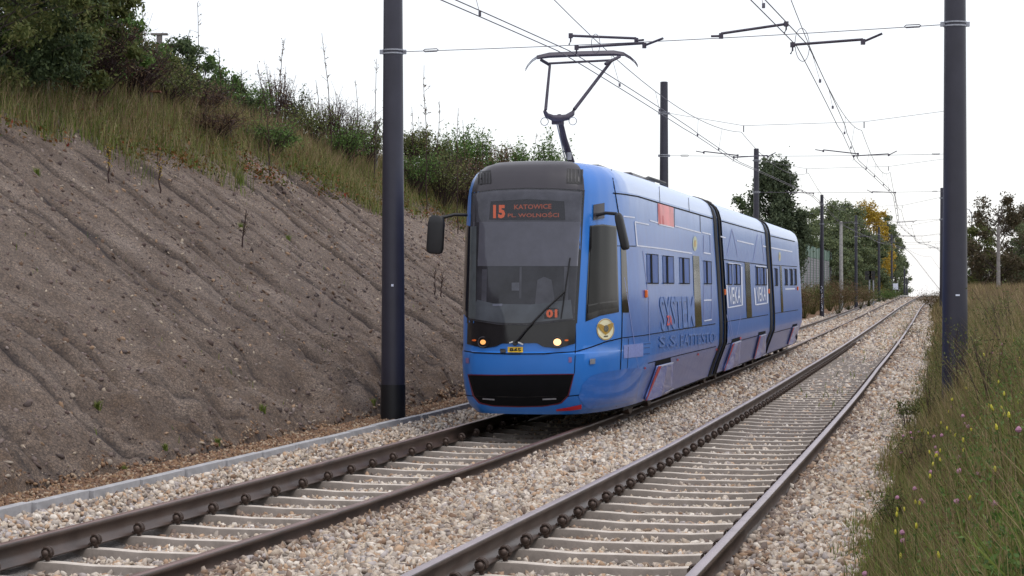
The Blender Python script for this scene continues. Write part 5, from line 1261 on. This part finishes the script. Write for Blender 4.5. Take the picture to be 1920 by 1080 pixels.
# noise barrier: framed boards
nb = empty('noise_barrier', (0, 0, 0), label='grey board noise barrier with green posts behind the tram', cat='noise barrier')
A, B = Vector((11.6, 104, 0)), Vector(((1558-960)/F*180, 180, 0)); n = 22
gm = simple('green_steel', (.10, .17, .13), .6); bm_ = N('grey_boards'); co = bm_.coord(); zz = bm_.sep(co)[2]
wv = bm_.math('FRACT', bm_.math('MULTIPLY', zz, 5.5)); bm_.set(bm_.mix(bm_.math('LESS_THAN', wv, .16), bm_.ramp(bm_.noise(1.2, 5, .7, co), [(.3, (.15, .15, .16)), (.7, (.30, .29, .31))]), (.09, .09, .10)), .85)
for k in range(n+1):
    p = A.lerp(B, k/n); zb = ground_at(p.x, p.y)-.2; top = 4.42+.0*k; st = .12*(k % 2)
    MB().box((p.x, p.y, (zb+top+st)/2), (.16, .16, top+st-zb)).build('post', gm, nb)
    if k < n:
        p2 = A.lerp(B, (k+1)/n); mm = (p+p2)/2; an = math.atan2(p2.y-p.y, p2.x-p.x); rot = Matrix.Rotation(an, 3, 'Z'); L = (p2-p).length-.16
        MB().box((mm.x, mm.y, (zb+top-.75)/2), (L, .10, top-.75-zb), rot).build('board_panel', bm_.m, nb)
        MB().box((mm.x, mm.y, top-.37+st*.5), (L, .08, .75+st*.4), rot).build('green_panel', gm, nb)
X, Y, Z = far(1577, 150); o = MB().lathe((X, Y, Z-.3), [(.17, 0), (.11, 6.6), (.05, 6.65)], 14).build('concrete_post', simple('pale_concrete', (.32, .31, .30), .8), smooth=True); tag(o, 'pale grey concrete lighting post in front of the olive trees', 'post')
def lamp(u, vt, Y, hx, label):
    X, Y, Z = far(u, Y); zt = EYE-(vt-VH)/F*Y; o = empty('street_lamp', (X, Y, Z), label=label, cat='street lamp'); H = zt-Z
    MB().tube([(0, 0, -.3), (0, 0, H*.8)], [.10, .07], 8).build('post', M['greyrod'], o)
    MB().tube([(0, 0, H*.8), (.0, 0, H*.93), (hx*.3, 0, H*.985), (hx, 0, H)], .035, 6).build('arm', M['steel'], o); MB().box((hx*1.1, 0, H), (abs(hx)*.35, .22, .10)).build('lamp_head', M['steel'], o)
lamp(1503, 400, 190, 1.0, 'street lamp with a bent arm between the birch and the trees'); lamp(1822, 390, 125, -.55, 'thin curved street lamp right of the thick pole')
X, Y, Z = far(1872, 95); o = MB().lathe((X, Y, Z-.3), [(.10, 0), (.07, 3.6), (.03, 3.62)], 12).build('concrete_post', M['greyrod'], smooth=True); tag(o, 'grey post in front of the brownish tree at the right', 'post')
# signal head beside the far track and its two pale posts
for (u, lab) in ((1630, 'left one of two pale signal posts by the far track'), (1637.5, 'right one of two pale signal posts by the far track')):
    X, Y, Z = far(u, 178); o = empty('signal_post', (X, Y, Z), label=lab, cat='signal'); MB().tube([(0, 0, -.2), (0, 0, 2.6)], .07, 8).build('post', M['steel'], o)
    MB().box((-.12, 0, 2.55), (.5, .25, .75)).build('signal_box', M['black'], o); MB().box((-.12, -.14, 2.75), (.2, .05, .2)).build('signal_lens', M['gloss'], o)
# planked crossing at the crest
cr = empty('level_crossing', tuple(on_track(214, -1.5, 0)), -math.atan(float(sl(214))), label='pale concrete crossing deck across both tracks at the crest', cat='crossing')
for (x0, x1) in ((-7.5, -3.2), (-1.78, -.20-.6), (.83, .83+1.35-.2), (2.35, 5.5)):
    MB().box(((x0+x1)/2, 0, -.06), (x1-x0, 5, .14)).build('deck_slab', simple('pale_slab', (.50, .48, .45), .8), cr)
# small signs beyond the end of the far bank
X, Y, Z = far(1679, 205); o = empty('marker_board', (X, Y, Z), label='small white board by the track at the end of the tree row', cat='sign'); MB().tube([(0, 0, -.1), (0, 0, 1.2)], .04, 6).build('post', M['steel'], o); MB().box((0, -.05, 1.3), (.5, .04, .6)).build('board', M['white'], o)
